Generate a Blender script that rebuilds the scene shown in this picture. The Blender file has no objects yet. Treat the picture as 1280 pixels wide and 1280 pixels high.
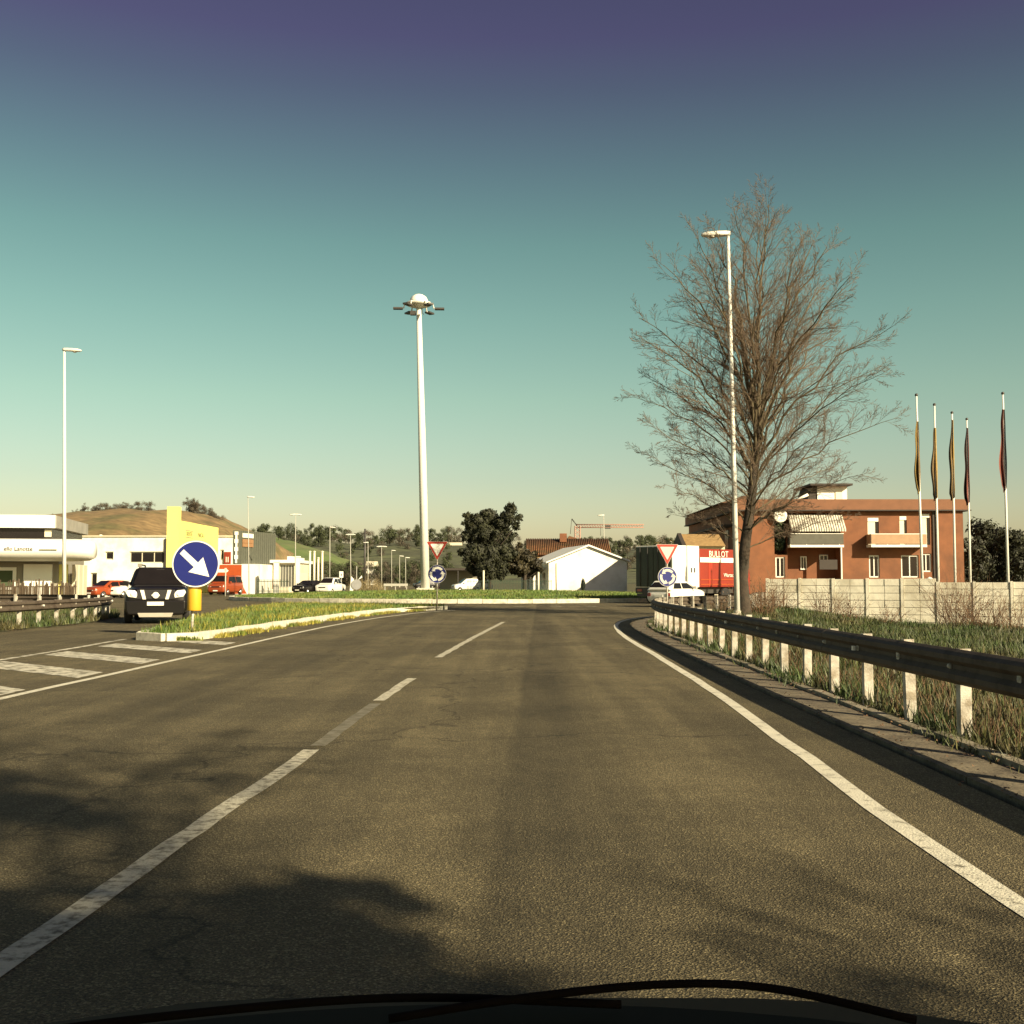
import bpy, math, random
from mathutils import Vector, Matrix
random.seed(7)
R = math.radians
sc = bpy.context.scene
COL = sc.collection

# ------------------------------------------------------------------ camera, sky, sun, exposure
FPX, CH, HOR = 1400.0, 1.4, 726.0
PITCH = math.atan((HOR - 640) / FPX)
cd = bpy.data.cameras.new('camera'); cam = bpy.data.objects.new('camera', cd); COL.objects.link(cam)
cd.sensor_width = 36; cd.lens = 36 * FPX / 1280; cd.clip_start = 0.05; cd.clip_end = 6000
cam.location = (0, 0, CH); cam.rotation_euler = (math.pi / 2 + PITCH, 0, 0)
sc.camera = cam

SUN_EL, SUN_AZ = R(26.5), R(135)          # azimuth clockwise from +Y
w = bpy.data.worlds.new('World'); sc.world = w; w.use_nodes = True
nt = w.node_tree; nt.nodes.clear()
o_ = nt.nodes.new('ShaderNodeOutputWorld'); bg = nt.nodes.new('ShaderNodeBackground')
sky = nt.nodes.new('ShaderNodeTexSky'); sky.sky_type = 'NISHITA'; sky.sun_disc = False
sky.sun_elevation = SUN_EL; sky.sun_rotation = SUN_AZ; sky.air_density = 1.0; sky.dust_density = 1.6; sky.ozone_density = 1.6
tc = nt.nodes.new('ShaderNodeTexCoord'); sx = nt.nodes.new('ShaderNodeSeparateXYZ')
rp = nt.nodes.new('ShaderNodeValToRGB'); mx = nt.nodes.new('ShaderNodeMix'); mx.data_type = 'RGBA'; mx.blend_type = 'MULTIPLY'
mx.inputs[0].default_value = 1.0
nt.links.new(tc.outputs['Generated'], sx.inputs[0]); nt.links.new(sx.outputs['Z'], rp.inputs[0])
# the colour cast of the film, by height above the horizon, the same all round
el = rp.color_ramp.elements
el[0].position = 0.0; el[0].color = (1.15, 0.90, 0.62, 1)
el[1].position = 0.7; el[1].color = (0.22, 0.155, 0.19, 1)
for p, c in [(0.03, (1.02, 0.8342, 0.6032)), (0.09, (0.835, 0.7596, 0.5364)), (0.16, (0.7439, 0.7753, 0.4807)), (0.23, (0.6213, 0.7237, 0.441)), (0.29, (0.5201, 0.6373, 0.3962)), (0.35, (0.4386, 0.4734, 0.3478)), (0.408, (0.3821, 0.3167, 0.3015)), (0.445, (0.3849, 0.2416, 0.2967))]:
    e = el.new(p); e.color = (*c, 1)
nt.links.new(sky.outputs[0], mx.inputs[6]); nt.links.new(rp.outputs[0], mx.inputs[7])
nt.links.new(mx.outputs[2], bg.inputs[0]); bg.inputs[1].default_value = 0.087
nt.links.new(bg.outputs[0], o_.inputs[0])

sl = bpy.data.lights.new('sun', 'SUN'); sl.energy = 4.9; sl.angle = R(0.5); sl.color = (1.0, 0.85, 0.58)
so = bpy.data.objects.new('sun', sl); COL.objects.link(so); so.location = (30, -30, 40)
SUNV = Vector((math.sin(SUN_AZ) * math.cos(SUN_EL), math.cos(SUN_AZ) * math.cos(SUN_EL), math.sin(SUN_EL)))
so.rotation_euler = SUNV.to_track_quat('Z', 'Y').to_euler()
vs = sc.view_settings
vs.view_transform = 'Standard'; vs.look = 'None'; vs.exposure = 1.05; vs.gamma = 1.0; vs.use_curve_mapping = False

# ------------------------------------------------------------------ helpers
def ray(x, y):
    u, v = (x - 640) / FPX, (640 - y) / FPX
    return Vector((u, math.cos(PITCH) - v * math.sin(PITCH), math.sin(PITCH) + v * math.cos(PITCH)))
def P(x, y, Y):                       # a point of the place at depth Y
    r = ray(x, y); t = Y / r.y
    return Vector((r.x * t, Y, CH + r.z * t))
def XZ(x, y, Y):
    p = P(x, y, Y); return p.x, p.z

MATS = {}
def mat(name, col, rough=0.7, metal=0.0, var=0.12, vs_=3.0, bump=0.0, bs=40.0, spec=0.5, isl=0.0, alt=None, alt_s=1.0, trans=0.0, coat=0.0, alt_lo=0.45, alt_hi=0.62):
    if name in MATS: return MATS[name]
    m = bpy.data.materials.new(name); m.use_nodes = True; MATS[name] = m
    n = m.node_tree; b = n.nodes['Principled BSDF']
    b.inputs['Roughness'].default_value = rough; b.inputs['Metallic'].default_value = metal
    b.inputs['Specular IOR Level'].default_value = spec
    if trans: b.inputs['Transmission Weight'].default_value = trans
    if coat: b.inputs['Coat Weight'].default_value = coat
    g = n.nodes.new('ShaderNodeNewGeometry')
    src = None
    nz = n.nodes.new('ShaderNodeTexNoise'); nz.inputs['Scale'].default_value = vs_; nz.inputs['Detail'].default_value = 6
    n.links.new(g.outputs['Position'], nz.inputs['Vector'])
    base = n.nodes.new('ShaderNodeRGB'); base.outputs[0].default_value = (*col, 1); src = base.outputs[0]
    if alt:
        nz2 = n.nodes.new('ShaderNodeTexNoise'); nz2.inputs['Scale'].default_value = alt_s; nz2.inputs['Detail'].default_value = 8
        nz2.inputs['Roughness'].default_value = 0.65
        n.links.new(g.outputs['Position'], nz2.inputs['Vector'])
        mr2 = n.nodes.new('ShaderNodeMapRange'); mr2.inputs[1].default_value = alt_lo; mr2.inputs[2].default_value = alt_hi
        n.links.new(nz2.outputs[0], mr2.inputs[0])
        mm = n.nodes.new('ShaderNodeMix'); mm.data_type = 'RGBA'
        n.links.new(mr2.outputs[0], mm.inputs[0]); n.links.new(src, mm.inputs[6]); mm.inputs[7].default_value = (*alt, 1)
        src = mm.outputs[2]
    hs = n.nodes.new('ShaderNodeHueSaturation'); n.links.new(src, hs.inputs['Color'])
    mr = n.nodes.new('ShaderNodeMapRange'); mr.inputs[1].default_value = 0.25; mr.inputs[2].default_value = 0.75
    mr.inputs[3].default_value = 1 - var; mr.inputs[4].default_value = 1 + var
    n.links.new(nz.outputs[0], mr.inputs[0])
    val = mr.outputs[0]
    if isl:
        ml = n.nodes.new('ShaderNodeMapRange'); ml.inputs[3].default_value = 1 - isl; ml.inputs[4].default_value = 1 + isl
        n.links.new(g.outputs['Random Per Island'], ml.inputs[0])
        mu = n.nodes.new('ShaderNodeMath'); mu.operation = 'MULTIPLY'
        n.links.new(val, mu.inputs[0]); n.links.new(ml.outputs[0], mu.inputs[1]); val = mu.outputs[0]
    n.links.new(val, hs.inputs['Value'])
    n.links.new(hs.outputs[0], b.inputs['Base Color'])
    if bump:
        nb = n.nodes.new('ShaderNodeTexNoise'); nb.inputs['Scale'].default_value = bs; nb.inputs['Detail'].default_value = 5
        n.links.new(g.outputs['Position'], nb.inputs['Vector'])
        bp = n.nodes.new('ShaderNodeBump'); bp.inputs['Strength'].default_value = bump; bp.inputs['Distance'].default_value = 0.02
        n.links.new(nb.outputs[0], bp.inputs['Height']); n.links.new(bp.outputs[0], b.inputs['Normal'])
    return m

def asphalt_material():
    m = bpy.data.materials.new('asphalt'); m.use_nodes = True; n = m.node_tree; b = n.nodes['Principled BSDF']
    L = n.links.new
    g = n.nodes.new('ShaderNodeNewGeometry')
    def noise(scale, det=4, rough=.6, vec=None):
        q = n.nodes.new('ShaderNodeTexNoise'); q.inputs['Scale'].default_value = scale; q.inputs['Detail'].default_value = det
        q.inputs['Roughness'].default_value = rough; L(vec or g.outputs['Position'], q.inputs['Vector']); return q.outputs[0]
    def mrange(v, a, b_, c, d):
        q = n.nodes.new('ShaderNodeMapRange'); q.inputs[1].default_value = a; q.inputs[2].default_value = b_
        q.inputs[3].default_value = c; q.inputs[4].default_value = d; q.interpolation_type = 'SMOOTHSTEP'; L(v, q.inputs[0]); return q.outputs[0]
    def math_(op, a, b_):
        q = n.nodes.new('ShaderNodeMath'); q.operation = op
        for i, v in enumerate((a, b_)):
            if isinstance(v, (int, float)): q.inputs[i].default_value = v
            else: L(v, q.inputs[i])
        return q.outputs[0]
    fine = mrange(noise(85, 3, .8), .32, .68, .40, 1.62)
    vo = n.nodes.new('ShaderNodeTexVoronoi'); vo.inputs['Scale'].default_value = 105; L(g.outputs['Position'], vo.inputs['Vector'])
    sp = n.nodes.new('ShaderNodeSeparateColor'); L(vo.outputs['Color'], sp.inputs[0])
    stone = mrange(sp.outputs[0], .6, 1.0, .86, 2.0)
    big = mrange(noise(.35, 5), .35, .65, .80, 1.18)
    mid = mrange(noise(3.0, 5), .3, .7, .9, 1.1)
    # long streaks along the road: worn wheel tracks and the oily strip between them
    mp = n.nodes.new('ShaderNodeMapping'); mp.inputs['Scale'].default_value = (1.0, 0.05, 1.0); L(g.outputs['Position'], mp.inputs['Vector'])
    streak = mrange(noise(2.2, 4, .6, mp.outputs[0]), .35, .65, .84, 1.12)
    xyz = n.nodes.new('ShaderNodeSeparateXYZ'); L(g.outputs['Position'], xyz.inputs[0])
    wob = math_('MULTIPLY', math_('SUBTRACT', noise(.25, 3), .5), .7)
    x = math_('ADD', xyz.outputs[0], wob)
    def strip(cx, hw, soft, dark):
        d = math_('ABSOLUTE', math_('SUBTRACT', x, cx), 0); return mrange(d, hw, hw + soft, dark, 1.0)
    xs_ = math_('ADD', xyz.outputs[0], math_('MULTIPLY', math_('SUBTRACT', xyz.outputs[1], 5.0), -.026))
    xs_ = math_('ADD', xs_, math_('MULTIPLY', math_('SUBTRACT', noise(1.4, 5), .5), .22))
    s1 = math_('MAXIMUM', mrange(xs_, -.19, -.08, 1.0, .66), mrange(xs_, .15, .95, .66, 1.0)); s2 = strip(-3.8, .3, .4, .80)
    t1 = strip(1.35, .18, .35, 1.12); t2 = strip(-.75, .15, .35, 1.10)
    v = fine
    for k in (stone, big, mid, streak, s1, s2, t1, t2): v = math_('MULTIPLY', v, k)
    # thin cracks
    vc = n.nodes.new('ShaderNodeTexVoronoi'); vc.feature = 'DISTANCE_TO_EDGE'; vc.inputs['Scale'].default_value = .16
    vec = n.nodes.new('ShaderNodeVectorMath'); vec.operation = 'ADD'; L(g.outputs['Position'], vec.inputs[0])
    nv = n.nodes.new('ShaderNodeTexNoise'); nv.inputs['Scale'].default_value = .9; nv.inputs['Detail'].default_value = 6; L(g.outputs['Position'], nv.inputs['Vector'])
    sc3 = n.nodes.new('ShaderNodeVectorMath'); sc3.operation = 'SCALE'; sc3.inputs['Scale'].default_value = 2.2; L(nv.outputs['Color'], sc3.inputs[0])
    L(sc3.outputs[0], vec.inputs[1]); L(vec.outputs[0], vc.inputs['Vector'])
    crack = mrange(vc.outputs[0], .0, .006, .5, 1.0)
    v = math_('MULTIPLY', v, crack)
    hs = n.nodes.new('ShaderNodeHueSaturation'); hs.inputs['Color'].default_value = (.102, .084, .045, 1); L(v, hs.inputs['Value'])
    L(hs.outputs[0], b.inputs['Base Color']); b.inputs['Roughness'].default_value = .88; b.inputs['Specular IOR Level'].default_value = .3
    bp = n.nodes.new('ShaderNodeBump'); bp.inputs['Strength'].default_value = .8; bp.inputs['Distance'].default_value = .014
    L(math_('ADD', noise(75, 3, .75), vo.outputs['Distance']), bp.inputs['Height']); L(bp.outputs[0], b.inputs['Normal'])
    return m
ASPHALT = asphalt_material()

def M(k): return MATS[k]
mat('paint_worn', (.56, .53, .42), .75, alt=(.11, .095, .06), alt_s=5, bump=.4, bs=75, alt_lo=.46, alt_hi=.60)
mat('paint_road', (.60, .57, .45), .75, alt=(.14, .125, .085), alt_s=9, bump=.5, bs=75, alt_lo=.53, alt_hi=.70)
mat('paint_faded', (.40, .38, .30), .8, alt=(.10, .09, .07), alt_s=5, bump=.4, bs=75, alt_lo=.42, alt_hi=.58)
mat('paint_dash', (.50, .47, .36), .8, alt=(.12, .105, .07), alt_s=14, bump=.6, bs=75, alt_lo=.46, alt_hi=.64)
mat('paint_ghost', (.17, .155, .11), .85, alt=(.10, .088, .055), alt_s=5, bump=.4, bs=75, alt_lo=.42, alt_hi=.58)
mat('kerb_stone', (.58, .55, .44), .85, var=.2, vs_=5, bump=.5, bs=30, alt=(.30, .27, .2), alt_s=3, isl=.0, alt_lo=.5, alt_hi=.72)
mat('gutter', (.145, .118, .075), .9, var=.3, vs_=4, bump=.6, bs=30, alt=(.07, .055, .035), alt_s=2.5)
mat('soil', (.085, .07, .04), .95, var=.3, vs_=.6, alt=(.05, .06, .02), alt_s=.4, bump=.6, bs=8)
mat('turf', (.055, .085, .018), .95, var=.3, vs_=1.2, alt=(.10, .10, .03), alt_s=.5, bump=.8, bs=14)
mat('turf_dry', (.055, .06, .018), .95, var=.35, vs_=1.2, alt=(.10, .07, .03), alt_s=.7, bump=.8, bs=14)
mat('grass', (.075, .13, .018), .6, var=.3, vs_=.8, isl=.45, alt=(.15, .16, .03), alt_s=.5)
mat('grass_verge', (.042, .066, .014), .6, var=.4, vs_=.8, isl=.55, alt=(.075, .062, .022), alt_s=.45)
mat('grass_yellow', (.26, .22, .03), .6, var=.3, vs_=.9, isl=.4, alt=(.10, .14, .02), alt_s=.6)
mat('weed_dry', (.115, .065, .032), .8, var=.3, vs_=2, isl=.5)
mat('straw', (.30, .24, .12), .85, isl=.4)
mat('bark', (.05, .036, .024), .95, var=.35, vs_=6, bump=1.0, bs=18, alt=(.03, .026, .018), alt_s=2)
mat('bark_light', (.105, .082, .045), .9, var=.3, vs_=3)
mat('twig', (.135, .095, .062), .85, var=.3, vs_=2)
mat('pine_leaf', (.020, .022, .007), .7, var=.3, vs_=.6, isl=.55)
mat('pine_leaf_warm', (.036, .029, .010), .7, var=.3, vs_=.6, isl=.55)
mat('leaf_far', (.045, .055, .020), .8, var=.3, vs_=.05, isl=.5)
mat('leaf_bare', (.075, .062, .04), .8, var=.3, vs_=.05, isl=.5)
mat('cypress_leaf', (.012, .02, .010), .8, isl=.5)
mat('steel', (.46, .43, .36), .55, metal=.0, var=.22, vs_=9, bump=.25, bs=60, alt=(.25, .21, .15), alt_s=6)
mat('rail_steel', (.10, .080, .060), .75, var=.3, vs_=3, alt=(.05, .038, .028), alt_s=3, spec=.2)
mat('pole_paint', (.70, .69, .62), .45, metal=.0, var=.06, vs_=5)
mat('pole_far', (.40, .39, .33), .5, var=.05)
mat('lamp_housing', (.66, .64, .56), .45, var=.06)
mat('lamp_glass', (.30, .27, .20), .2)
mat('dark_metal', (.05, .045, .04), .5)
mat('dome_white', (.82, .80, .72), .4, var=.04)
mat('sign_blue', (.012, .018, .15), .4, var=.05)
mat('sign_white', (.80, .79, .70), .4, var=.03)
mat('sign_grey_white', (.50, .49, .43), .5, var=.04)
mat('sign_red', (.36, .035, .02), .4, var=.06)
mat('sign_back', (.28, .28, .27), .5)
mat('bollard_yellow', (.62, .36, .025), .45, var=.06)
mat('wall_white', (.84, .82, .73), .8, var=.05, vs_=.8, alt=(.66, .63, .53), alt_s=.35)
mat('wall_cream', (.60, .55, .40), .8, var=.08, vs_=.8)
mat('wall_yellow', (.80, .74, .20), .6, var=.04, vs_=.5)
mat('wall_grey', (.24, .22, .17), .7, var=.1, vs_=.8)
mat('fascia_grey', (.30, .285, .24), .8, var=.2, vs_=1.5)
mat('cladding', (.095, .10, .075), .6, var=.12, vs_=2)
mat('wall_brick', (.205, .078, .032), .85, var=.16, vs_=1.2, bump=.3, bs=20, alt=(.155, .062, .027), alt_s=.4)
mat('fascia', (.185, .08, .038), .8, var=.12, vs_=1.5)
mat('roof_tile', (.17, .075, .03), .85, var=.4, vs_=3, bump=.6, bs=10, alt=(.09, .055, .024), alt_s=1.5)
mat('roof_tile_ochre', (.30, .19, .075), .85, var=.3, vs_=4, bump=.6, bs=10)
mat('eave_dark', (.045, .035, .028), .8)
mat('shutter', (.70, .66, .50), .7, var=.05)
mat('slab_white', (.78, .75, .66), .7, var=.05)
mat('awning_light', (.66, .63, .52), .8); mat('awning_dark', (.15, .13, .10), .8)
mat('glass_dark', (.012, .010, .010), .15, spec=.4)
mat('trim_bright', (.72, .69, .60), .35)
mat('glass_grey', (.10, .10, .085), .15)
mat('plant_green', (.05, .07, .03), .8, isl=.5)
mat('block_panel', (.70, .67, .55), .9, var=.14, vs_=2.5, bump=.5, bs=22, alt=(.52, .48, .37), alt_s=.7)
mat('car_black', (.006, .005, .005), .35, coat=.15, var=.05, spec=.35)
mat('car_black_matt', (.012, .011, .011), .6)
mat('chrome', (.62, .60, .56), .22, metal=.9, var=.03)
mat('headlamp', (.80, .78, .70), .12, var=.1, vs_=30)
mat('rubber', (.014, .013, .012), .8)
mat('skid_plate', (.36, .33, .27), .5)
mat('car_orange', (.27, .05, .014), .3, coat=.5, var=.05)
mat('car_white', (.74, .72, .64), .3, coat=.4, var=.04)
mat('car_red', (.30, .03, .015), .35, coat=.4, var=.06)
mat('car_grey', (.10, .10, .10), .3, coat=.4)
mat('panel_orange', (.36, .062, .010), .5, var=.06)
mat('panel_red', (.22, .022, .009), .5, var=.08, vs_=1.5)
mat('tarp_green', (.06, .07, .045), .55, var=.15, vs_=1.5)
mat('panel_white', (.78, .76, .68), .5, var=.04)
mat('text_dark', (.06, .055, .05), .6); mat('text_brown', (.28, .15, .07), .6); mat('text_white', (.75, .72, .62), .6)
mat('flag_yellow', (.27, .175, .045), .8, var=.2, vs_=4); mat('flag_brown', (.14, .09, .035), .8, var=.3, vs_=4)
mat('flag_red', (.16, .045, .03), .8, var=.25, vs_=4); mat('flag_dark', (.05, .028, .022), .8, var=.3, vs_=5)
mat('field_brown', (.20, .135, .06), .95, var=.45, vs_=.35, alt=(.12, .105, .04), alt_s=.06, bump=1, bs=.6)
mat('field_green', (.095, .14, .035), .95, var=.25, vs_=.03, alt=(.12, .13, .05), alt_s=.015)
mat('wood_far', (.055, .058, .028), .95, var=.5, vs_=.12, alt=(.085, .095, .04), alt_s=.02)
mat('fence_brown', (.085, .06, .036), .9, var=.3, vs_=6, isl=.4)
mat('fence_green', (.03, .055, .03), .7)
mat('crane_red', (.42, .24, .18), .7)
mat('dash_black', (.007, .005, .004), .9, spec=.1)
mat('parapet', (.36, .22, .12), .6, var=.1)
mat('glint_silver', (.40, .40, .40), .3, metal=.8)
mat('bin_blue', (.10, .18, .26), .6)
mat('flower', (.55, .45, .03), .7, isl=.3)

class MB:
    """collects geometry in plain lists"""
    def __init__(s): s.v = []; s.f = []; s.m = []; s.mi = 0; s.sm = []; s.smooth = False
    def add(s, vs, fs):
        o = len(s.v); s.v += [tuple(v) for v in vs]
        for f in fs: s.f.append(tuple(o + i for i in f)); s.m.append(s.mi); s.sm.append(s.smooth)
        return s
    def box(s, c, d, rz=0, rx=0, ry=0):
        hx, hy, hz = d[0] / 2, d[1] / 2, d[2] / 2
        mt = Matrix.Rotation(rz, 3, 'Z') @ Matrix.Rotation(ry, 3, 'Y') @ Matrix.Rotation(rx, 3, 'X'); c = Vector(c)
        vs = [c + mt @ Vector((x * hx, y * hy, z * hz)) for z in (-1, 1) for x, y in ((-1, -1), (1, -1), (1, 1), (-1, 1))]
        return s.add(vs, [(3, 2, 1, 0), (4, 5, 6, 7), (0, 1, 5, 4), (1, 2, 6, 5), (2, 3, 7, 6), (3, 0, 4, 7)])
    def span(s, a, b): return s.box([(a[i] + b[i]) / 2 for i in range(3)], [abs(b[i] - a[i]) for i in range(3)])
    def tube(s, pts, rad, n=8, cap=True):
        pts = [Vector(p) for p in pts]
        if not isinstance(rad, (list, tuple)): rad = [rad] * len(pts)
        o = len(s.v); prev = None
        for i, p in enumerate(pts):
            d = (pts[min(i + 1, len(pts) - 1)] - pts[max(i - 1, 0)]).normalized()
            if prev is None:
                a = Vector((1, 0, 0)) if abs(d.x) < .8 else Vector((0, 1, 0)); u = d.cross(a).normalized()
            else: u = (prev - d * prev.dot(d)).normalized()
            prev = u; v2 = d.cross(u)
            for k in range(n):
                t = 2 * math.pi * k / n; s.v.append(tuple(p + (u * math.cos(t) + v2 * math.sin(t)) * rad[i]))
        for i in range(len(pts) - 1):
            for k in range(n):
                k2 = (k + 1) % n
                s.f.append((o + i * n + k, o + i * n + k2, o + (i + 1) * n + k2, o + (i + 1) * n + k)); s.m.append(s.mi); s.sm.append(True)
        if cap and n > 2:
            s.f.append(tuple(o + k for k in reversed(range(n)))); s.m.append(s.mi); s.sm.append(False)
            e = o + (len(pts) - 1) * n; s.f.append(tuple(e + k for k in range(n))); s.m.append(s.mi); s.sm.append(False)
        return s
    def prism(s, poly, axis, a, b):
        """poly of 2D points extruded along axis from a to b"""
        def mk(p, t): return {'x': (t, p[0], p[1]), 'y': (p[0], t, p[1]), 'z': (p[0], p[1], t)}[axis]
        n = len(poly); vs = [mk(p, a) for p in poly] + [mk(p, b) for p in poly]
        fs = [tuple(reversed(range(n))), tuple(range(n, 2 * n))] + [(i, (i + 1) % n, n + (i + 1) % n, n + i) for i in range(n)]
        return s.add(vs, fs)
    def lathe(s, prof, c=(0, 0, 0), n=20, axis='z'):
        vs = []
        for r, z in prof:
            for k in range(n):
                t = 2 * math.pi * k / n; x, y = r * math.cos(t), r * math.sin(t)
                vs.append({'z': (c[0] + x, c[1] + y, c[2] + z), 'y': (c[0] + x, c[1] + z, c[2] + y), 'x': (c[0] + z, c[1] + x, c[2] + y)}[axis])
        fs = [(i * n + k, i * n + (k + 1) % n, (i + 1) * n + (k + 1) % n, (i + 1) * n + k) for i in range(len(prof) - 1) for k in range(n)]
        fs += [tuple(range(n)), tuple((len(prof) - 1) * n + k for k in range(n))]
        sm = s.smooth; s.smooth = True; s.add(vs, fs); s.smooth = sm; s.sm[-1] = s.sm[-2] = False
        return s
    def loft(s, secs, cap=True):
        n = len(secs[0]); vs = [p for q in secs for p in q]
        fs = [(i * n + k, i * n + (k + 1) % n, (i + 1) * n + (k + 1) % n, (i + 1) * n + k) for i in range(len(secs) - 1) for k in range(n)]
        if cap: fs += [tuple(reversed(range(n))), tuple((len(secs) - 1) * n + k for k in range(n))]
        return s.add(vs, fs)
    def build(s, name, m=None, parent=None, world=False, mats=None, recalc=True, bevel=0, subd=0):
        me = bpy.data.meshes.new(name); me.from_pydata(s.v, [], s.f)
        for k in (mats or [m]): me.materials.append(M(k) if isinstance(k, str) else k)
        if s.f:
            me.polygons.foreach_set('material_index', s.m); me.polygons.foreach_set('use_smooth', s.sm)
        if recalc and len(s.f) < 60000:
            import bmesh
            bm = bmesh.new(); bm.from_mesh(me); bmesh.ops.recalc_face_normals(bm, faces=bm.faces); bm.to_mesh(me); bm.free()
        me.update()
        o = bpy.data.objects.new(name, me); COL.objects.link(o)
        if parent:
            o.parent = parent
            if world: me.transform(basis(parent).inverted())
        if bevel:
            q = o.modifiers.new('bevel', 'BEVEL'); q.width = bevel; q.segments = 2; q.limit_method = 'ANGLE'
        if subd:
            q = o.modifiers.new('subd', 'SUBSURF'); q.levels = subd; q.render_levels = subd
        return o
def basis(o):
    m = Matrix.LocRotScale(o.location, o.rotation_euler, o.scale)
    return basis(o.parent) @ m if o.parent else m
def tag(o, label=None, cat=None, group=None, kind=None):
    if label: o['label'] = label
    if cat: o['category'] = cat
    if group: o['group'] = group
    if kind: o['kind'] = kind
    return o
def thing(name, label, cat, loc=(0, 0, 0), rz=0, group=None):
    o = bpy.data.objects.new(name, None); COL.objects.link(o); o.location = loc; o.rotation_euler = (0, 0, rz); o.empty_display_size = .2
    return tag(o, label, cat, group)
def copy_tree(o, parent=None):
    c = o.copy(); COL.objects.link(c); c.parent = parent
    for ch in list(o.children): copy_tree(ch, c)
    return c
def text_mesh(s, size, depth=0.0):
    cu = bpy.data.curves.new('lettering', 'FONT'); cu.body = s; cu.size = size; cu.extrude = depth; cu.resolution_u = 2
    cu.align_x = 'CENTER'; cu.align_y = 'CENTER'
    o = bpy.data.objects.new('lettering', cu); COL.objects.link(o)
    dg = bpy.context.evaluated_depsgraph_get(); me = bpy.data.meshes.new_from_object(o.evaluated_get(dg))
    bpy.data.objects.remove(o); return me
def text(s, size, m, parent, loc, rot=(R(90), 0, 0), name='lettering', depth=.004):
    me = text_mesh(s, size, depth); me.materials.clear(); me.materials.append(M(m))
    o = bpy.data.objects.new(name, me); COL.objects.link(o); o.parent = parent; o.location = loc; o.rotation_euler = rot
    return o
def catmull(pts, step):
    pts = [Vector(p) for p in pts]; out = []
    ext = [pts[0] * 2 - pts[1]] + pts + [pts[-1] * 2 - pts[-2]]
    for i in range(1, len(ext) - 2):
        p0, p1, p2, p3 = ext[i - 1:i + 3]; n = max(8, int((p2 - p1).length / .25))
        for k in range(n):
            t = k / n
            out.append(.5 * ((2 * p1) + (p2 - p0) * t + (2 * p0 - 5 * p1 + 4 * p2 - p3) * t * t + (3 * p1 - p0 - 3 * p2 + p3) * t ** 3))
    out.append(pts[-1])
    # resample by arc length
    res = [out[0]]; acc = 0
    for a, b in zip(out, out[1:]):
        d = (b - a).length
        while acc + d >= step:
            a = a + (b - a) * ((step - acc) / d); d = (b - a).length; acc = 0; res.append(a)
            if d < 1e-9: break
        acc += d
    return res

# ------------------------------------------------------------------ ground and roads
CX, CY, RI, RO = -3.0, 88.0, 18.5, 28.5
def poly_sheet(name, pts, z, m, kind='structure'):
    o = MB().add([(x, y, z) for x, y in pts], [tuple(range(len(pts)))]).build(name, m, recalc=False)
    return tag(o, kind=kind)
def fix_up(o):
    for p in o.data.polygons:
        if p.normal.z < 0: o.data.flip_normals(); break
    return o
EDGE_R = [(3.12, -30), (3.12, 8), (3.2, 20), (3.35, 29), (3.9, 36), (5.0, 41), (7.2, 45.6), (9.2, 48.6), (10.9, 53), (11.9, 57.5), (13.6, 62), (17, 68), (22, 76)]
EDGE_L = [(-14.1, -30), (-14.1, 26), (-13.9, 36), (-14.6, 42), (-16.5, 47), (-19.5, 52), (-22.5, 58), (-26, 66)]
fix_up(poly_sheet('road', EDGE_R + [(24, 84), (CX, CY), (-26, 80)] + EDGE_L[::-1], 0.0, ASPHALT))
fix_up(poly_sheet('roundabout_road', [(CX + RO * math.cos(t * math.pi / 48), CY + RO * math.sin(t * math.pi / 48)) for t in range(96)], -.005, ASPHALT))
fix_up(poly_sheet('forecourt', [(-70, 60), (-25, 60), (-25, 84), (-36, 104), (-70, 104)], -.02, ASPHALT))
fix_up(poly_sheet('far_road', [(-36, 106), (30, 106), (30, 114), (-14, 114), (-18, 320), (-26, 320), (-30, 114), (-70, 114), (-70, 106)], -.015, ASPHALT))

# painted lines
def line(name, pts, w_, m, z=.004, step=1.0):
    ps = catmull([(x, y, 0) for x, y in pts], step); mb = MB(); vs = []
    for i, p in enumerate(ps):
        d = (ps[min(i + 1, len(ps) - 1)] - ps[max(i - 1, 0)]).normalized(); nrm = Vector((d.y, -d.x, 0))
        j = random.uniform(-.012, .012)
        vs += [p - nrm * (w_ / 2 + j), p + nrm * (w_ / 2 - j)]
    mb.add([(v.x, v.y, z) for v in vs], [(2 * i, 2 * i + 1, 2 * i + 3, 2 * i + 2) for i in range(len(ps) - 1)])
    return tag(fix_up(mb.build(name, m, recalc=False)), kind='structure')
line('edge_line', [(2.16, -12), (2.2, 4.9), (2.3, 8), (2.42, 11), (2.58, 15), (2.7, 21), (2.86, 29), (3.35, 36), (4.3, 41), (6.2, 45.4), (8.4, 48.6), (10.2, 53), (11.2, 57)], .13, 'paint_road')
line('edge_line', [(-6.15, -12), (-6.1, 10), (-6.0, 18), (-5.93, 22), (-5.72, 33), (-5.3, 40), (-4.75, 45), (-3.9, 50), (-2.6, 54)], .13, 'paint_road')
line('edge_line', [(-9.0, 5), (-9.05, 20), (-9.3, 27.5)], .14, 'paint_worn')
CLP = [(-10, -2.3), (4.5, -1.86), (9.2, -1.66), (13.6, -1.54), (16.5, -1.43), (20.9, -1.34), (29, -.88), (39, -.24)]
def CL(y):
    for (a, p), (b, q) in zip(CLP, CLP[1:]):
        if a <= y <= b: return p + (q - p) * (y - a) / (b - a)
    return CLP[-1][1]
for a, b in ((-6, -2), (3.4, 9.4), (13.2, 16.4), (20.6, 38.5)):
    line('centre_dash', [(CL(a + (b - a) * k / 5), a + (b - a) * k / 5) for k in range(6)], .135, 'paint_dash', step=.3)
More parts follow.
